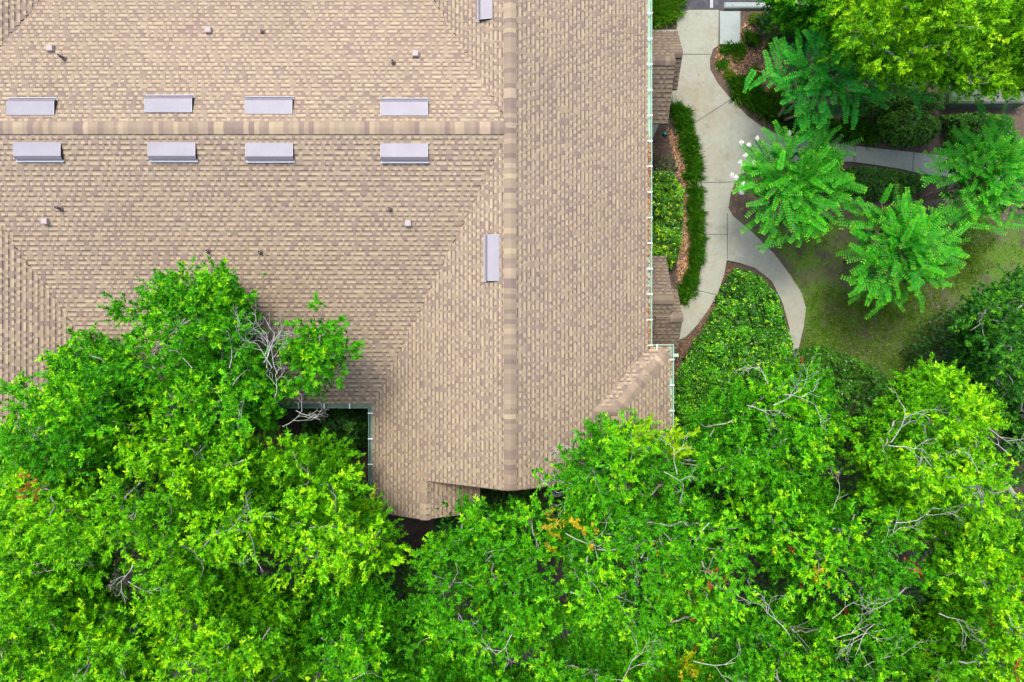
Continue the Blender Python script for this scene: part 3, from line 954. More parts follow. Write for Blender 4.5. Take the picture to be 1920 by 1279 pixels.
def myrtle(label, px, py, z0, R, seed, cols, n=150, flowers=(), squash=1.0, sparse=0.0):
    rng = np.random.default_rng(seed); rnd = random.Random(seed)
    c = P(px, py, z0)
    root = empty("crape_myrtle", (c.x, c.y, 0), label, "small tree", "feathery small trees on the lawn")
    tm = MB()
    hub = Vector((c.x, c.y, z0 - R * 0.45))
    for k in range(4):
        a = k * 1.6 + rnd.random()
        tm.tube(wiggle((c.x + 0.10 * math.cos(a), c.y + 0.10 * math.sin(a), -0.03), hub + Vector((math.cos(a), math.sin(a), 0)) * 0.35, 4, 0.05, rnd), [0.045, 0.04, 0.035, 0.03, 0.025], 7, (0.30, 0.22, 0.16))
    bases, dirs, lens, tone = [], [], [], []
    lob = [rnd.uniform(0.76, 1.12) for _ in range(12)]
    ends = [P(fx, fy, z0 + 0.1) for fx, fy, _ in flowers]
    for i in range(n):
        az = rnd.uniform(0, 2 * math.pi)
        ring = math.sqrt(rnd.random())
        el = math.radians(80 - 70 * ring + rnd.uniform(-22, 22)); az2 = az + rnd.gauss(0, 0.5) * (1.3 - ring)
        L = rnd.uniform(0.45, 1.0) * R * 0.58
        if ring > 0.72: L = rnd.uniform(0.30, 0.56) * R; az2 = az + rnd.gauss(0, 0.32)
        reach = R * lob[int(az / (2 * math.pi) * 12) % 12] * (1.0 if rnd.random() > 0.55 else rnd.uniform(0.62, 1.3))
        end = Vector((math.cos(az) * ring * reach * squash, math.sin(az) * ring * reach, math.sqrt(max(0, 1 - ring * ring)) * R * 0.62 + rnd.uniform(-0.25, 0.12)))
        d = Vector((math.cos(az2) * math.cos(el), math.sin(az2) * math.cos(el), math.sin(el)))
        bs = c + end - d * L
        if i < len(ends):
            d = (ends[i] - c + Vector((0, 0, 0.9))).normalized(); L = 0.62; bs = ends[i] - d * L + Vector((0, 0, 0.08)); d = (ends[i] - bs).normalized()
        bases.append(bs); dirs.append(d); lens.append(L); tone.append(rnd.random())
        if i % 3 == 0:
            tm.tube(wiggle(hub, bs, 3, 0.07, rnd), [0.022, 0.016, 0.012, 0.006], 5, (0.30, 0.22, 0.16))
    tm.build("trunk", M_BARK, root)
    B = np.array([tuple(b) for b in bases]); D = np.array([tuple(d) for d in dirs]); LL = np.array(lens); T = np.array(tone)
    K = 14
    t = (np.arange(K) + 0.5) / K
    side0 = unit(np.cross(D, np.array([0, 0, 1.0])) + 1e-4)
    bend = rng.normal(size=(n, 1)) * 0.22
    pos = B[:, None] + D[:, None] * (LL[:, None] * t)[..., None] + side0[:, None] * (bend * t ** 2 * LL[:, None])[..., None]
    pos[..., 2] -= (0.16 * t ** 2)[None] * LL[:, None]
    tan = D[:, None] + side0[:, None] * (2 * bend * t)[..., None] + np.array([0, 0, -1.0]) * (0.32 * t)[None, :, None]
    tan = unit(tan)
    sd_ = unit(np.cross(tan, np.broadcast_to(np.array([0, 0, 1.0]), tan.shape) + rng.normal(size=(n, 1, 3)) * 0.25))
    upv = np.cross(sd_, tan)
    Vs, cs = [], []
    size = 0.124 * np.sin(np.clip(0.30 + 0.78 * (1 - t), 0, 1) * np.pi * 0.5 + 0.1)
    col = np.array(cols[0])[None, None] * (1 - T[:, None, None]) + np.array(cols[1])[None, None] * T[:, None, None]
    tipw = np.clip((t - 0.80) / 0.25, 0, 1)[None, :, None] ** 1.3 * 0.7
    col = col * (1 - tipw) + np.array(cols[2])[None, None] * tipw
    for s in (-1, 1):
        d = sd_ * s * 0.93 + tan * 0.34 + upv * rng.uniform(0.0, 0.35, (n, K, 1))
        V = leaf_quads(pos.reshape(-1, 3), d.reshape(-1, 3), (upv + rng.normal(size=upv.shape) * 0.15).reshape(-1, 3),
                       (np.broadcast_to(size, (n, K)) * rng.uniform(0.85, 1.15, (n, K))).ravel(), np.full(n * K, 0.045), fold=0.2, droop=0.1)
        Vs.append(V); cs.append((col * rng.uniform(0.8, 1.2, (n, K, 1))).reshape(-1, 3))
    # loose leaves on the inner twigs, so that the crown closes
    ni = 300
    q = np.clip(rng.normal(size=(ni, 3)), -1.35, 1.35) * np.array([R * 0.36 * squash, R * 0.36, R * 0.16]) + np.array([c.x, c.y, c.z - 0.05 * R])
    Vi = sprigs(q, unit(rng.normal(size=(ni, 3)) * 0.5 + np.array([0, 0, 0.8])), 8, 0.10, 0.045, rng=rng)
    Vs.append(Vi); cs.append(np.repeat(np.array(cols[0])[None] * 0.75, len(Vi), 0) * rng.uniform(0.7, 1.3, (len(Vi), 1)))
    link("crown", leaf_mesh("crown", np.concatenate(Vs), np.concatenate(cs)), M_LEAF, root)
    tw = MB()
    for i in range(n):
        p = pos[i]
        tw.tube([B[i], p[K // 3], p[2 * K // 3], p[-1]], [0.008, 0.007, 0.005, 0.003], 4, (0.20, 0.30, 0.06))
    tw.build("shoot", M_BARK, root)
    for (fx, fy, fr) in flowers:
        p = P(fx, fy, z0 + 0.1)
        nf = 60
        q = unit(rng.normal(size=(nf, 3))) * (rng.random((nf, 1)) ** 0.4) * fr * 0.6 * np.array([1, 1.5, 1]) + np.array(p)
        V = sprigs(q, unit(rng.normal(size=(nf, 3)) + np.array([0, 0, .6])), 4, 0.034, 0.028, rng=rng)
        link("blossom", leaf_mesh("blossom", V, np.ones((len(V), 3))), M_PETAL, root)
    return root


# ---------------------------------------------------------------- planting along the paths
DG = np.array([(0.035, 0.19, 0.010), (0.06, 0.27, 0.012), (0.10, 0.36, 0.014), (0.18, 0.44, 0.022)])
LG = np.array([(0.20, 0.44, 0.02), (0.30, 0.52, 0.03), (0.14, 0.36, 0.02), (0.45, 0.42, 0.10)])


def along(px, n, width, rng):
    pts = [P(x, y, 0) for x, y in px]
    seg = [(pts[i + 1] - pts[i]).length for i in range(len(pts) - 1)]
    tot = sum(seg); out = []
    for k in range(n):
        d = (k + rng.random()) / n * tot; i = 0
        while i < len(seg) - 1 and d > seg[i]: d -= seg[i]; i += 1
        p = pts[i].lerp(pts[i + 1], d / seg[i])
        out.append((p.x + rng.normal() * width, p.y + rng.normal() * width, 0.0))
    return np.array(out)


def border(label, px, n, width, seed, L=0.36, each=70, cols=DG, r=0.07):
    n = int(n * 0.8)
    rng = np.random.default_rng(seed)
    V, c = blades(along(px, n, width, rng), each, L, cols, rng, r=r)
    o = link("border_grass", blade_mesh("border_grass", V, c), M_DARKLEAF)
    return tag(o, label, "border grass", "grass borders along the paths")


border("dark green grass strip hugging the left edge of the pale path below the upper canopy", [(1262, 200), (1272, 215), (1284, 240), (1290, 270), (1297, 305), (1299, 335)], 46, 0.08, 21, L=0.42)
border("dark green grass strip left of the path beside the leafy hedge, down to the lower canopy", [(1300, 352), (1303, 380), (1303, 410), (1306, 440), (1304, 470), (1300, 500)], 48, 0.07, 22, L=0.38)
border("short grass patch between path curve and lower canopy tip", [(1295, 512), (1288, 535), (1280, 556)], 18, 0.06, 23, L=0.36)
border("dark grass strip along the right side of the path under the mulch bed", [(1376, 150), (1390, 168), (1410, 185), (1440, 205), (1470, 222), (1500, 234)], 60, 0.13, 24, L=0.40)
border("grass strip above the straight path branch, behind the white flowering small tree", [(1512, 238), (1545, 245), (1590, 247), (1640, 244), (1665, 235)], 52, 0.15, 25, L=0.38)
border("bright green grass between gutter and kerb at the top of the path", [(1232, -30), (1240, 10), (1236, 40), (1256, 20), (1258, -10)], 60, 0.13, 26, L=0.42, cols=np.concatenate([DG * 1.3, LG[:3]]))
clumps = [(1413, 38, 'yellowish grass clump nearest the concrete pad corner, below the dark tree', LG, 0.24), (1407, 75, 'dark green tall grass clump right of the concrete pad', DG, 0.42), (1386, 92, 'dark grass clump touching the lower corner of the concrete pad', DG, 0.36),
          (1362, 96, 'small dark round grass clump in the tip of the mulch bed', DG, 0.27), (1354, 124, 'little blue green grass tuft beside the path curve', DG, 0.22), (1366, 140, 'yellow green grass tuft low in the tip of the mulch bed', LG, 0.24),
          (1412, 140, 'spiky lime green grass clump in the middle of the mulch bed', LG * 1.2, 0.36), (1380, 108, 'sprawling pale grass tuft on orange mulch chips', LG, 0.22), (1440, 92, 'low olive grass clump between mulch and dark fronds', LG, 0.26),
          (1452, 180, 'bright grass clump at the foot of the dark feathery tree', LG, 0.34), (1388, 155, 'dark grass clump at the head of the right border strip', DG, 0.34)]
for i, (x, y, lb, cc_, L) in enumerate(clumps):
    rng = np.random.default_rng(60 + i)
    V, c = blades(np.array([tuple(P(x, y, 0))] * 4) + np.concatenate([rng.normal(size=(4, 2)) * 0.06, np.zeros((4, 1))], 1), 60, L, cc_, rng, r=0.05)
    tag(link("grass_clump", blade_mesh("grass_clump", V, c), M_DARKLEAF), lb, "grass clump", "single grass clumps in the mulch bed")

shrub("leafy_hedge", "yellow green leafy hedge along the wall between the two canopies", "hedge", [(1221, 318), (1262, 318), (1284, 345), (1288, 390), (1284, 430), (1278, 470), (1268, 500), (1221, 500)], 1.0,
      ((0.035, 0.14, 0.010), (0.12, 0.38, 0.010)), 0.085, 0.044, 2400, seed=31, tipcol=(0.40, 0.62, 0.012), lumps=9)
shrub("sparse_shrub", "thin half bare shrub below the upper canopy beside the teal cap", "shrub", [(1224, 285), (1265, 290), (1276, 318), (1262, 335), (1224, 330)], 0.55,
      ((0.05, 0.09, 0.03), (0.10, 0.19, 0.03)), 0.06, 0.03, 130, seed=32, stems=60)
shrub("clipped_shrub", "low dark green clipped shrub in the island between path and small trees", "shrub", [(1592, 312), (1640, 310), (1700, 318), (1738, 332), (1742, 352), (1715, 368), (1660, 374), (1610, 366), (1585, 350)], 0.62,
      ((0.03, 0.14, 0.008), (0.10, 0.30, 0.010)), 0.055, 0.032, 2300, seed=33, lumps=14, edge=0.3)
shrub("broad_hedge", "wide bright green hedge filling the fork of the path", "hedge", [(1382, 502), (1410, 505), (1436, 520), (1462, 548), (1474, 580), (1490, 625), (1500, 680), (1440, 760), (1340, 790), (1262, 800), (1264, 735), (1286, 680), (1318, 628), (1344, 585), (1361, 540)], 1.05,
      ((0.022, 0.13, 0.007), (0.080, 0.38, 0.007)), 0.075, 0.038, 8000, seed=34, tipcol=(0.30, 0.66, 0.008), lumps=30, mat_=M_DARKLEAF)
shrub("courtyard_shrub", "dark glossy shrub tucked in the roof corner under the grey green gutter", "shrub", [(560, 768), (690, 768), (690, 815), (672, 845), (620, 850), (560, 850)], 2.5,
      ((0.03, 0.13, 0.016), (0.10, 0.33, 0.024)), 0.12, 0.065, 1700, seed=35, lumps=10)
shrub("dark_bush", "dense dark bush left of the mossy block below the bright tree", "shrub", [(1655, 205), (1700, 190), (1745, 200), (1772, 225), (1765, 258), (1720, 268), (1672, 262), (1648, 240)], 0.95,
      ((0.03, 0.13, 0.008), (0.12, 0.32, 0.010)), 0.07, 0.04, 1600, seed=36, lumps=10)
shrub("dark_bush", "dark bush under the mossy block, behind the rightmost feathery tree", "shrub", [(1775, 212), (1840, 208), (1905, 215), (1915, 262), (1850, 270), (1790, 262)], 0.8,
      ((0.025, 0.12, 0.010), (0.11, 0.34, 0.015)), 0.09, 0.045, 1500, seed=37, lumps=10)
shrub("dark_bush", "dark shaded bush at the top edge beside the parking lot", "shrub", [(1425, 22), (1500, 15), (1560, 40), (1570, 80), (1500, 75), (1440, 55)], 1.0,
      ((0.03, 0.14, 0.008), (0.10, 0.33, 0.010)), 0.075, 0.04, 1500, seed=38, lumps=10)
shrub("dark_bush", "dim green bush in the gap between the dark fronds and the bright top tree", "shrub", [(1590, 165), (1660, 150), (1760, 165), (1790, 195), (1700, 200), (1620, 205)], 1.3,
      ((0.035, 0.14, 0.006), (0.14, 0.38, 0.008)), 0.075, 0.04, 1700, seed=39, lumps=10)
shrub("dark_bush", "dark understory bush between hedge and lawn behind the pale branches", "shrub", [(1480, 660), (1560, 650), (1660, 690), (1720, 740), (1700, 830), (1560, 850), (1440, 800)], 1.5,
      ((0.025, 0.13, 0.008), (0.09, 0.32, 0.010)), 0.09, 0.042, 3400, seed=40, lumps=18)
shrub("dark_bush", "dark blue green thicket at the lower right edge of the lawn", "shrub", [(1730, 640), (1790, 590), (1850, 560), (1960, 560), (1960, 760), (1840, 760), (1750, 720)], 2.2,
      ((0.018, 0.10, 0.018), (0.06, 0.23, 0.03)), 0.085, 0.036, 3000, seed=41, lumps=18)

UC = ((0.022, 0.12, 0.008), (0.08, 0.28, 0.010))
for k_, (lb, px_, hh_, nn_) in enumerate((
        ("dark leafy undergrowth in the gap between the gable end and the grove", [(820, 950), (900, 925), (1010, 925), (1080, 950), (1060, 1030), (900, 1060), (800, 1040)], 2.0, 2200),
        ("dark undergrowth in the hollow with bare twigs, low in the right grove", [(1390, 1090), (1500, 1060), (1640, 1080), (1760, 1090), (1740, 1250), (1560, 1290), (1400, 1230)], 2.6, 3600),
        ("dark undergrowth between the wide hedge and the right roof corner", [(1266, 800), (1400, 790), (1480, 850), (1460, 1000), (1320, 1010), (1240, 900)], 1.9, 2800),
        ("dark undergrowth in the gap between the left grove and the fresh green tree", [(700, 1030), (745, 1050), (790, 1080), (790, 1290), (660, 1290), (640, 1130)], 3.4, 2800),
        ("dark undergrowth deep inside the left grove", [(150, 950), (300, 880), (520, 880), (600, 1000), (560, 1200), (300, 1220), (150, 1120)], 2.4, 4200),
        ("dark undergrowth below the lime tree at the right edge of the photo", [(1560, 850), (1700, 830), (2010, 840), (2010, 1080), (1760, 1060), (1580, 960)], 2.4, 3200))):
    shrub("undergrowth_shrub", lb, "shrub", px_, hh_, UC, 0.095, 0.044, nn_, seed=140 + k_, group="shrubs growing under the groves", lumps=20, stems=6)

mb = MB()
c0 = P(1830, 178, 0.0)
mb.box((c0.x, c0.y, 0.3), 2.5, 0.95, 0.6, b=0.05)
tag(mb.build("mossy_block", M_MOSS), "low grey green mossy flat topped block under the bright tree", "stone block")

tc_ = MB()
c0 = P(1246, 252, 0.0)
tc_.tube([c0, c0 + Vector((0, 0, 0.07)), c0 + Vector((0, 0, 0.075))], [0.075, 0.075, 0.06], 14, mi=1)
tc_.tube([c0, c0 + Vector((0, 0, 0.115)), c0 + Vector((0, 0, 0.125))], [0.052, 0.05, 0.042], 14)
tag(tc_.build("irrigation_cap", [M_TEAL, M_DARK]), "round teal plastic cap in the dark bed below the upper canopy", "irrigation cap")

MC = ((0.016, 0.25, 0.012), (0.060, 0.53, 0.012), (0.27, 0.74, 0.006))
MD = ((0.016, 0.31, 0.035), (0.05, 0.60, 0.035), (0.24, 0.76, 0.015))
myrtle("feathery bright green small tree with white blossoms beside the path", 1490, 350, 2.9, 2.02, 71, MC, n=255,
       flowers=((1390, 268, 0.07), (1404, 272, 0.05), (1420, 259, 0.05), (1480, 250, 0.05), (1398, 292, 0.06), (1388, 304, 0.06), (1392, 312, 0.05), (1413, 305, 0.05), (1380, 333, 0.06), (1393, 345, 0.04), (1390, 361, 0.06), (1372, 328, 0.05), (1490, 425, 0.05), (1482, 398, 0.04)))
myrtle("feathery bright green small tree standing furthest down the lawn", 1682, 464, 2.9, 1.88, 72, MC, n=230)
myrtle("feathery bright green small tree over the right end of the straight path", 1842, 332, 2.9, 1.94, 73, MC, n=245)
myrtle("dark blue green feathery small tree in the mulch bed", 1548, 150, 3.3, 1.72, 74, MD, n=190, squash=1.3)


def in_polys(n, poly_px, rng, z=0.0):
    poly = PP(poly_px, z); xs = [p[0] for p in poly]; ys = [p[1] for p in poly]
    out = []
    while len(out) < n:
        x, y = rng.uniform(min(xs), max(xs)), rng.uniform(min(ys), max(ys))
        if inside(poly, x, y): out.append((x, y, z))
    return np.array(out)


# mulch chips, leaf litter, grass
def flakes(pos, L, Wd, cols, rng, tilt=0.35):
    n = len(pos)
    az = rng.uniform(0, 2 * np.pi, n)
    d = np.stack([np.cos(az), np.sin(az), rng.normal(size=n) * tilt * 0.5], 1)
    up = unit(np.array([0, 0, 1.0]) + rng.normal(size=(n, 3)) * tilt)
    V = leaf_quads(pos + np.array([0, 0, 0.012]), d, up, L * rng.uniform(0.5, 1.4, n), Wd * rng.uniform(0.6, 1.3, n), fold=0.1, droop=0.0)
    return V, cols[rng.integers(0, len(cols), n)] * rng.uniform(0.7, 1.25, (n, 1))


rng = np.random.default_rng(91)
CH = np.array([(0.46, 0.22, 0.095), (0.34, 0.165, 0.075), (0.52, 0.34, 0.18), (0.26, 0.13, 0.075), (0.56, 0.40, 0.25)])
CHD = np.array([(0.10, 0.065, 0.045), (0.07, 0.045, 0.035), (0.15, 0.09, 0.06), (0.21, 0.15, 0.10)])
fl = [flakes(in_polys(3200, [(1340, 95), (1400, 40), (1425, 80), (1480, 75), (1500, 150), (1490, 200), (1440, 195), (1380, 150), (1342, 130)], rng), 0.07, 0.03, CH, rng),
      flakes(in_polys(1700, [(1248, 240), (1272, 250), (1288, 320), (1296, 380), (1296, 470), (1285, 530), (1270, 530), (1272, 470), (1280, 400), (1272, 320)], rng), 0.075, 0.03, CH, rng),
      flakes(in_polys(500, [(1224, 250), (1250, 250), (1262, 320), (1224, 330)], rng), 0.06, 0.025, CHD, rng),
      flakes(in_polys(1500, [(1362, 490), (1385, 498), (1345, 570), (1300, 650), (1262, 800), (1258, 650), (1285, 635)], rng), 0.07, 0.03, np.concatenate([CHD, CH[[0, 3]] * 0.7]), rng),
      flakes(in_polys(1600, [(640, 830), (700, 830), (700, 960), (800, 1030), (760, 1060), (640, 960)], rng), 0.07, 0.03, np.concatenate([CHD * 1.6, CHD, CH[1:2]]), rng),
      flakes(in_polys(1200, [(1372, 340), (1400, 330), (1760, 380), (1930, 390), (1930, 520), (1500, 500), (1380, 400)], rng), 0.06, 0.025, CHD, rng),
      flakes(in_polys(700, [(1500, 225), (1745, 260), (1745, 286), (1600, 270), (1480, 250)], rng), 0.06, 0.025, CHD, rng)]
V = np.concatenate([f[0] for f in fl]); cl = np.concatenate([f[1] for f in fl])
tag(link("mulch_chips", leaf_mesh("mulch_chips", V, cl), M_FLAKE), kind="stuff")
LF = np.array([(0.40, 0.30, 0.08), (0.30, 0.15, 0.06), (0.20, 0.12, 0.07), (0.45, 0.38, 0.16)])
V, cl = flakes(np.concatenate([in_polys(90, path_px, rng, 0.052), in_polys(420, lawn_px, rng, 0.03)]), 0.055, 0.028, LF, rng, tilt=0.2)
tag(link("fallen_leaves", leaf_mesh("fallen_leaves", V, cl), M_FLAKE), kind="stuff")
gp = []
for y in np.linspace(5.9, YJ + 0.02, 900):
    dens = 0.35 if (1.0 < y < 2.4 or y > 5.6) else 1.0
    if rng.random() < dens: gp.append((XE + rng.uniform(0.0, 0.075), y, ZE - 0.045 + rng.uniform(-0.03, 0.02)))
for x in np.linspace(XE, XE2, 70): gp.append((x, YJ + rng.uniform(0.0, 0.08), ZE - 0.045))
for y in np.linspace(YJ, -4.0, 300):
    if not (-1.5 < y < -1.0): gp.append((XE2 + rng.uniform(-0.02, 0.075), y, ZE - 0.045 + rng.uniform(-0.03, 0.02)))
for _ in range(170):
    x, y = rng.uniform(-10.5, 3.6), rng.uniform(-3.6, 3.0)
    zf = zE(x, y) if x > XR else min(zW(x, y), 9) if (x > XW and y < YE + (x - XW) * (YR - YE) / HW) else zS(x, y) if y > YE else None
    if zf is not None and rng.random() < 0.35 + 0.65 * (y < 0.5): gp.append((x, y, zf + 0.025))
V, cl = flakes(np.array(gp), 0.065, 0.028, np.array([(0.46, 0.17, 0.05), (0.36, 0.13, 0.05), (0.50, 0.26, 0.10), (0.22, 0.09, 0.05)]), rng)
tag(link("leaf_litter", leaf_mesh("leaf_litter", V, cl), M_FLAKE), kind="stuff")
GL = np.array([(0.13, 0.33, 0.016), (0.19, 0.41, 0.02), (0.30, 0.42, 0.07), (0.09, 0.24, 0.014)])
patches = [(P(x, y), r) for x, y, r in ((1560, 590, 1.1), (1640, 610, 1.2), (1720, 560, 1.1), (1790, 490, 1.1), (1830, 440, .8), (1600, 660, 1.2), (1690, 650, 1.0), (1530, 640, .8), (1660, 400, .7), (1750, 620, .9))]
cand = in_polys(26000, lawn_px, rng)
keep = []
for p in cand:
    w = max((1 - math.hypot(p[0] - c.x, p[1] - c.y) / r) for c, r in patches)
    n_ = 0.5 + 0.5 * math.sin(p[0] * 5.1 + 2 * math.sin(p[1] * 3.3)) * math.sin(p[1] * 4.7 + 1.5 * math.sin(p[0] * 2.9))
    if rng.random() < min(0.95, max(0.06, w * 2.6)) * (0.5 + 0.5 * n_): keep.append(p)
tufts = np.array(keep)
thin = in_polys(1200, lawn_px, rng)
V1, c1 = blades(tufts, 9, 0.085, GL, rng, w=0.005, r=0.05, lean=(0.4, 1.6))
V2, c2 = blades(thin, 6, 0.06, GL * 0.8, rng, w=0.004, r=0.04, lean=(0.3, 1.5))
tag(link("grass", blade_mesh("grass", np.concatenate([V1, V2]), np.concatenate([c1, c2])), M_DARKLEAF), kind="stuff")

# ---------------------------------------------------------------- the big trees
N = 0
def T(*a, **k):
    global N
    r, n = tree(*a, **k); N += n
    return r

T("bright tree with two leafy fingers lying over the roof and pale dead twigs between", [(245, 600), (255, 565), (300, 560), (350, 510), (385, 505), (440, 530), (465, 570), (465, 620), (450, 660), (520, 690), (560, 610), (600, 585), (650, 640), (650, 690), (600, 735), (550, 745), (530, 790), (430, 830), (330, 800), (260, 740), (230, 660)],
  8.3, 6.6, (420, 850), 'mid', seed=101, branchy=0.4, extra=((370, 535, 7.0, 0.42), (600, 625, 6.8, 0.5), (625, 665, 6.6, 0.45), (575, 690, 6.9, 0.5), (265, 590, 6.6, 0.4), (410, 560, 7.2, 0.5), (330, 570, 7.0, .5)),
  gaps=((505, 640, 0.45), (360, 665, 0.25), (460, 640, .3)), dead=((360, 690, 7.9, -0.6, -0.8, 0.6), (430, 690, 7.9, 0.2, -1, 0.8), (440, 670, 7.7, 0.7, -0.8, 0.6), (500, 690, 7.8, 0.1, -1, 0.75), (495, 680, 7.9, 0.5, -0.8, 0.7), (510, 690, 7.8, -0.3, -1, 0.6), (520, 700, 7.7, -.1, -1, .7), (515, 745, 7.6, 0.3, -1, 0.5), (530, 800, 7.2, 0.9, -0.5, 0.6)))
T("tree at the left edge with ragged outline against the roof's left valley", [(-30, 820), (20, 790), (50, 750), (110, 715), (118, 668), (150, 648), (200, 650), (250, 680), (280, 760), (280, 850), (200, 900), (100, 920), (20, 900), (-40, 870)],
  8.0, 6.2, (120, 830), 'mid', seed=102, extra=((135, 650, 6.6, 0.42), (35, 745, 6.4, 0.35), (20, 830, 6.2, 0.4)), gaps=((105, 845, 0.3),))
T("broad lime green tree in the middle of the left grove", [(180, 830), (260, 790), (380, 810), (470, 840), (520, 900), (520, 980), (480, 1050), (380, 1090), (260, 1080), (190, 1000), (160, 910)],
  8.9, 7.2, (340, 960), 'lime', seed=103, dead=((390, 1010, 8.6, 0.8, -0.45, 0.9), (250, 1060, 8.3, -.3, 0.7, .5)), gaps=((400, 1000, .3), (245, 1075, .35)), branchy=0.5)
T("tree filling the roof corner beside the grey green gutter", [(520, 800), (570, 825), (630, 840), (655, 870), (665, 920), (700, 960), (740, 1000), (750, 1060), (680, 1100), (590, 1110), (520, 1060), (500, 960), (510, 860)],
  8.0, 6.4, (610, 1000), 'lime', seed=104, accents=((705, 945, 0.25, (0.40, 0.66, 0.006)),), dead=((580, 990, 7.8, 0.9, -0.3, 0.5), (555, 770, 6.9, 0.9, 0.4, .6)), gaps=((560, 1020, .3),))
T("bright tree at the left edge below the middle of the photo", [(-40, 900), (60, 890), (150, 900), (190, 980), (200, 1080), (140, 1130), (40, 1140), (-40, 1130)], 8.8, 7.2, (70, 1010), 'lime', seed=105, orange=0.02)
T("tree in the bottom left corner", [(-60, 1130), (60, 1130), (160, 1120), (250, 1140), (300, 1200), (290, 1300), (240, 1380), (-60, 1380)], 8.8, 7.2, (110, 1260), 'lime', seed=106, gaps=((60, 1160, .3),))
T("yellowish green tree at the bottom edge left of centre", [(250, 1110), (350, 1090), (450, 1080), (540, 1120), (580, 1200), (570, 1300), (500, 1380), (300, 1380), (270, 1250)], 9.0, 7.3, (430, 1240), 'lime', seed=107, dead=((240, 1090, 8.2, 0.6, 0.8, 0.6),), gaps=((470, 1110, .25),))
T("darker tree at the bottom edge beside the gap in the middle", [(560, 1110), (640, 1100), (720, 1110), (750, 1170), (740, 1250), (700, 1380), (560, 1380), (570, 1220)], 7.6, 6.0, (650, 1240), 'mid', seed=108, gaps=((690, 1120, .4),), dead=((650, 1280, 7.2, .6, -.4, .6),))
T("fresh green tree directly below the gable end", [(835, 965), (870, 935), (930, 925), (1000, 940), (1045, 1000), (1040, 1090), (1050, 1180), (1000, 1240), (900, 1270), (800, 1240), (745, 1180), (762, 1090), (802, 1008)], 7.6, 5.6, (910, 1100), 'mid', seed=109, branchy=0.8,
  accents=((1035, 965, 0.3, (0.5, 0.42, 0.02)),), dead=((860, 1150, 7.4, 0.2, 1, 0.5), (960, 1190, 7.4, -.4, .8, .6)))
T("tree whose pale bare limbs and yellow tuft lie over the right roof edge", [(1005, 900), (1025, 865), (1060, 850), (1085, 805), (1130, 795), (1200, 795), (1270, 800), (1310, 835), (1310, 920), (1240, 970), (1140, 970), (1060, 940)], 7.6, 5.8, (1180, 930), 'mid', seed=110, branchy=1.0, extra=((1040, 896, 6.0, 0.34), (1078, 862, 6.1, 0.36), (1175, 825, 6.2, .36), (1240, 825, 6.2, .36)),
  accents=((1205, 812, 0.34, (0.30, 0.66, 0.005)), (1255, 835, 0.30, (0.36, 0.66, 0.006))), gaps=((1240, 870, .2),),
  dead=((1110, 890, 7.2, -0.9, 0.25, 0.9), (1180, 870, 7.6, 0.2, -0.8, 0.5), (1270, 890, 7.5, -0.1, -0.9, 0.6), (1245, 885, 7.5, 0.6, 0.5, 0.5), (1090, 855, 7.0, -.8, -.6, .5)))
T("large tree in the middle of the right grove with long pale limbs", [(1040, 960), (1150, 935), (1260, 935), (1370, 950), (1420, 1020), (1420, 1110), (1380, 1190), (1260, 1230), (1140, 1220), (1060, 1150), (1030, 1060)], 8.6, 6.6, (1230, 1090), 'mid', seed=111, branchy=1.0, orange=0.015,
  gaps=((1235, 1050, .35), (1390, 1080, .3)), dead=((1060, 1000, 8.0, 1, 0.1, 1.0), (1120, 1030, 8.2, 1, .05, .9), (1330, 980, 8.3, -.6, .5, .8), (1070, 1110, 7.6, 1, .3, .7), (1480, 1190, 7.8, -0.6, -0.9, 0.9)))
T("tree above the wide hedge holding a clump of orange dead leaves and white twigs", [(1275, 810), (1330, 760), (1400, 710), (1460, 695), (1540, 700), (1590, 780), (1590, 880), (1540, 950), (1420, 985), (1310, 950), (1255, 870)], 7.2, 4.8, (1420, 840), 'mid', seed=112, branchy=0.9, gaps=((1520, 830, .25),),
  accents=((1508, 712, 0.12, (0.40, 0.13, 0.03)),), dead=((1450, 760, 6.9, 0.8, -0.6, 0.8), (1440, 720, 6.8, -0.5, -.8, 0.6), (1470, 740, 6.9, .9, .1, .7), (1400, 760, 6.8, .9, .1, .6), (1560, 960, 6.8, .2, -1, .6)))
T("bright lime tree with a forked white limb, right of the lawn's lower end", [(1650, 790), (1700, 720), (1750, 680), (1790, 720), (1850, 760), (1900, 820), (1910, 920), (1890, 990), (1780, 1010), (1680, 990), (1630, 920), (1620, 850)], 8.8, 7.0, (1760, 880), 'lime', seed=113, branchy=0.8,
  dead=((1670, 830, 8.7, 0.6, -0.8, 0.75), (1665, 835, 8.6, 0.9, -0.1, 0.7), (1870, 870, 8.2, -0.9, 0.3, 0.8), (1840, 900, 8.2, -.5, -.8, .6)))
T("dense mid green tree in the right grove above the dark hollow", [(1400, 950), (1520, 920), (1610, 920), (1700, 980), (1740, 1060), (1700, 1120), (1600, 1120), (1500, 1100), (1430, 1050)], 8.2, 6.4, (1570, 1040), 'mid', seed=114, branchy=1.0, gaps=((1600, 1060, .3),), orange=0.012,
  dead=((1680, 980, 8.0, .9, -.2, .9), (1700, 1100, 7.8, -.6, .7, .8), (1640, 1030, 7.8, .6, -.9, .7), (1560, 1160, 6.9, .8, -.6, .8), (1660, 1180, 7.0, -.8, .3, .8)))
T("yellow green tree in the bottom right corner", [(1750, 1070), (1800, 1010), (1860, 1000), (1960, 1010), (2000, 1100), (2000, 1380), (1780, 1380), (1720, 1260), (1740, 1160)], 9.0, 7.3, (1880, 1180), 'lime', seed=115, branchy=0.6, orange=0.012, dead=((1760, 1150, 8.2, .8, .5, .8), (1880, 1130, 8.6, .3, .9, .5)), gaps=((1800, 1200, .35),))
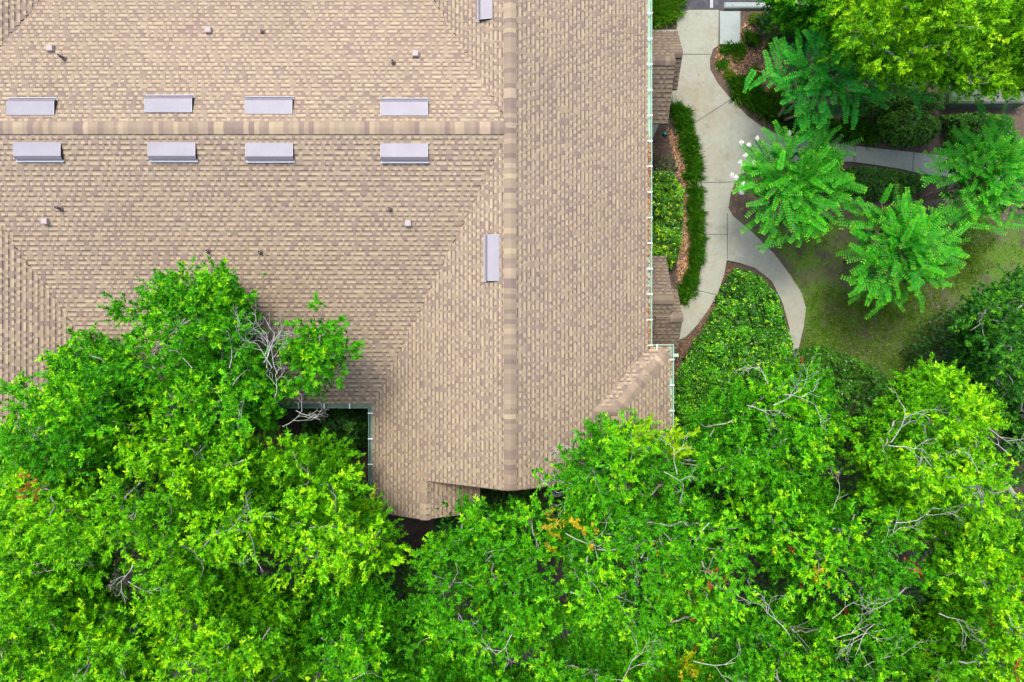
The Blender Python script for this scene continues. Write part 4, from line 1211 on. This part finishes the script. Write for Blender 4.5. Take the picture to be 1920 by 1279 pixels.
T("shaded tree at the bottom edge right of centre with tangled bare twigs", [(1380, 1140), (1460, 1130), (1560, 1150), (1680, 1130), (1730, 1230), (1740, 1400), (1380, 1400), (1360, 1260)], 7.4, 5.6, (1540, 1300), 'mid', seed=116, branchy=1.0, orange=0.012, gaps=((1590, 1200, .35),), dead=((1560, 1200, 7.0, 0.9, -.3, 0.9), (1440, 1170, 7.0, -.4, -1, 0.8), (1640, 1170, 7.0, -.9, .4, .9), (1620, 1250, 6.9, .9, -.3, .9)))
T("green tree at the bottom edge with yellow and orange sprays", [(1030, 1210), (1140, 1220), (1250, 1240), (1340, 1220), (1370, 1300), (1340, 1400), (1040, 1400), (1010, 1300)], 8.0, 6.0, (1200, 1300), 'mid', seed=117, branchy=0.9, orange=0.018, accents=((1280, 1260, .22, (.5, .6, .01)), (1210, 1225, .25, (.55, .5, .01)), (1160, 1180, .2, (.5, .2, .03))), dead=((1160, 1290, 7.8, .4, -1, .9), (1300, 1240, 7.7, .9, .2, .9)))
T("small tree at the bottom edge below the fresh green tree", [(720, 1260), (800, 1250), (900, 1270), (1000, 1260), (1020, 1400), (720, 1400), (700, 1320)], 7.4, 5.8, (870, 1330), 'mid', seed=118, branchy=0.7)
T("dark slender leaved tree cut by the right edge beside the lawn", [(1800, 640), (1830, 560), (1880, 530), (1960, 530), (2000, 700), (2000, 860), (1920, 870), (1890, 780), (1830, 720)], 6.6, 4.6, (1900, 680), 'deep', seed=119, branchy=1.0, dens=0.75, dead=((1850, 800, 6.2, .8, .3, .7), (1890, 850, 6.2, -.6, -.7, .6)))
T("vivid yellow green tree filling the top right corner", [(1560, -120), (1555, 20), (1575, 80), (1620, 115), (1690, 140), (1780, 150), (1850, 175), (1900, 160), (2000, 160), (2000, -120)], 8.2, 6.4, (1780, 40), 'yellow', seed=120, branchy=0.6, orange=0.0, extra=((1830, 150, 6.2, 0.45), (1600, 60, 6.3, .5)), gaps=((1720, 20, .25), (1760, 130, .3)))
T("darker green tree at the top edge between the parking lot and the vivid tree", [(1440, -140), (1445, 5), (1480, 25), (1530, 40), (1580, 40), (1580, -140)], 5.6, 4.2, (1490, -20), 'mid', seed=121, dens=0.85, branchy=0.3)
print("leaves", N)
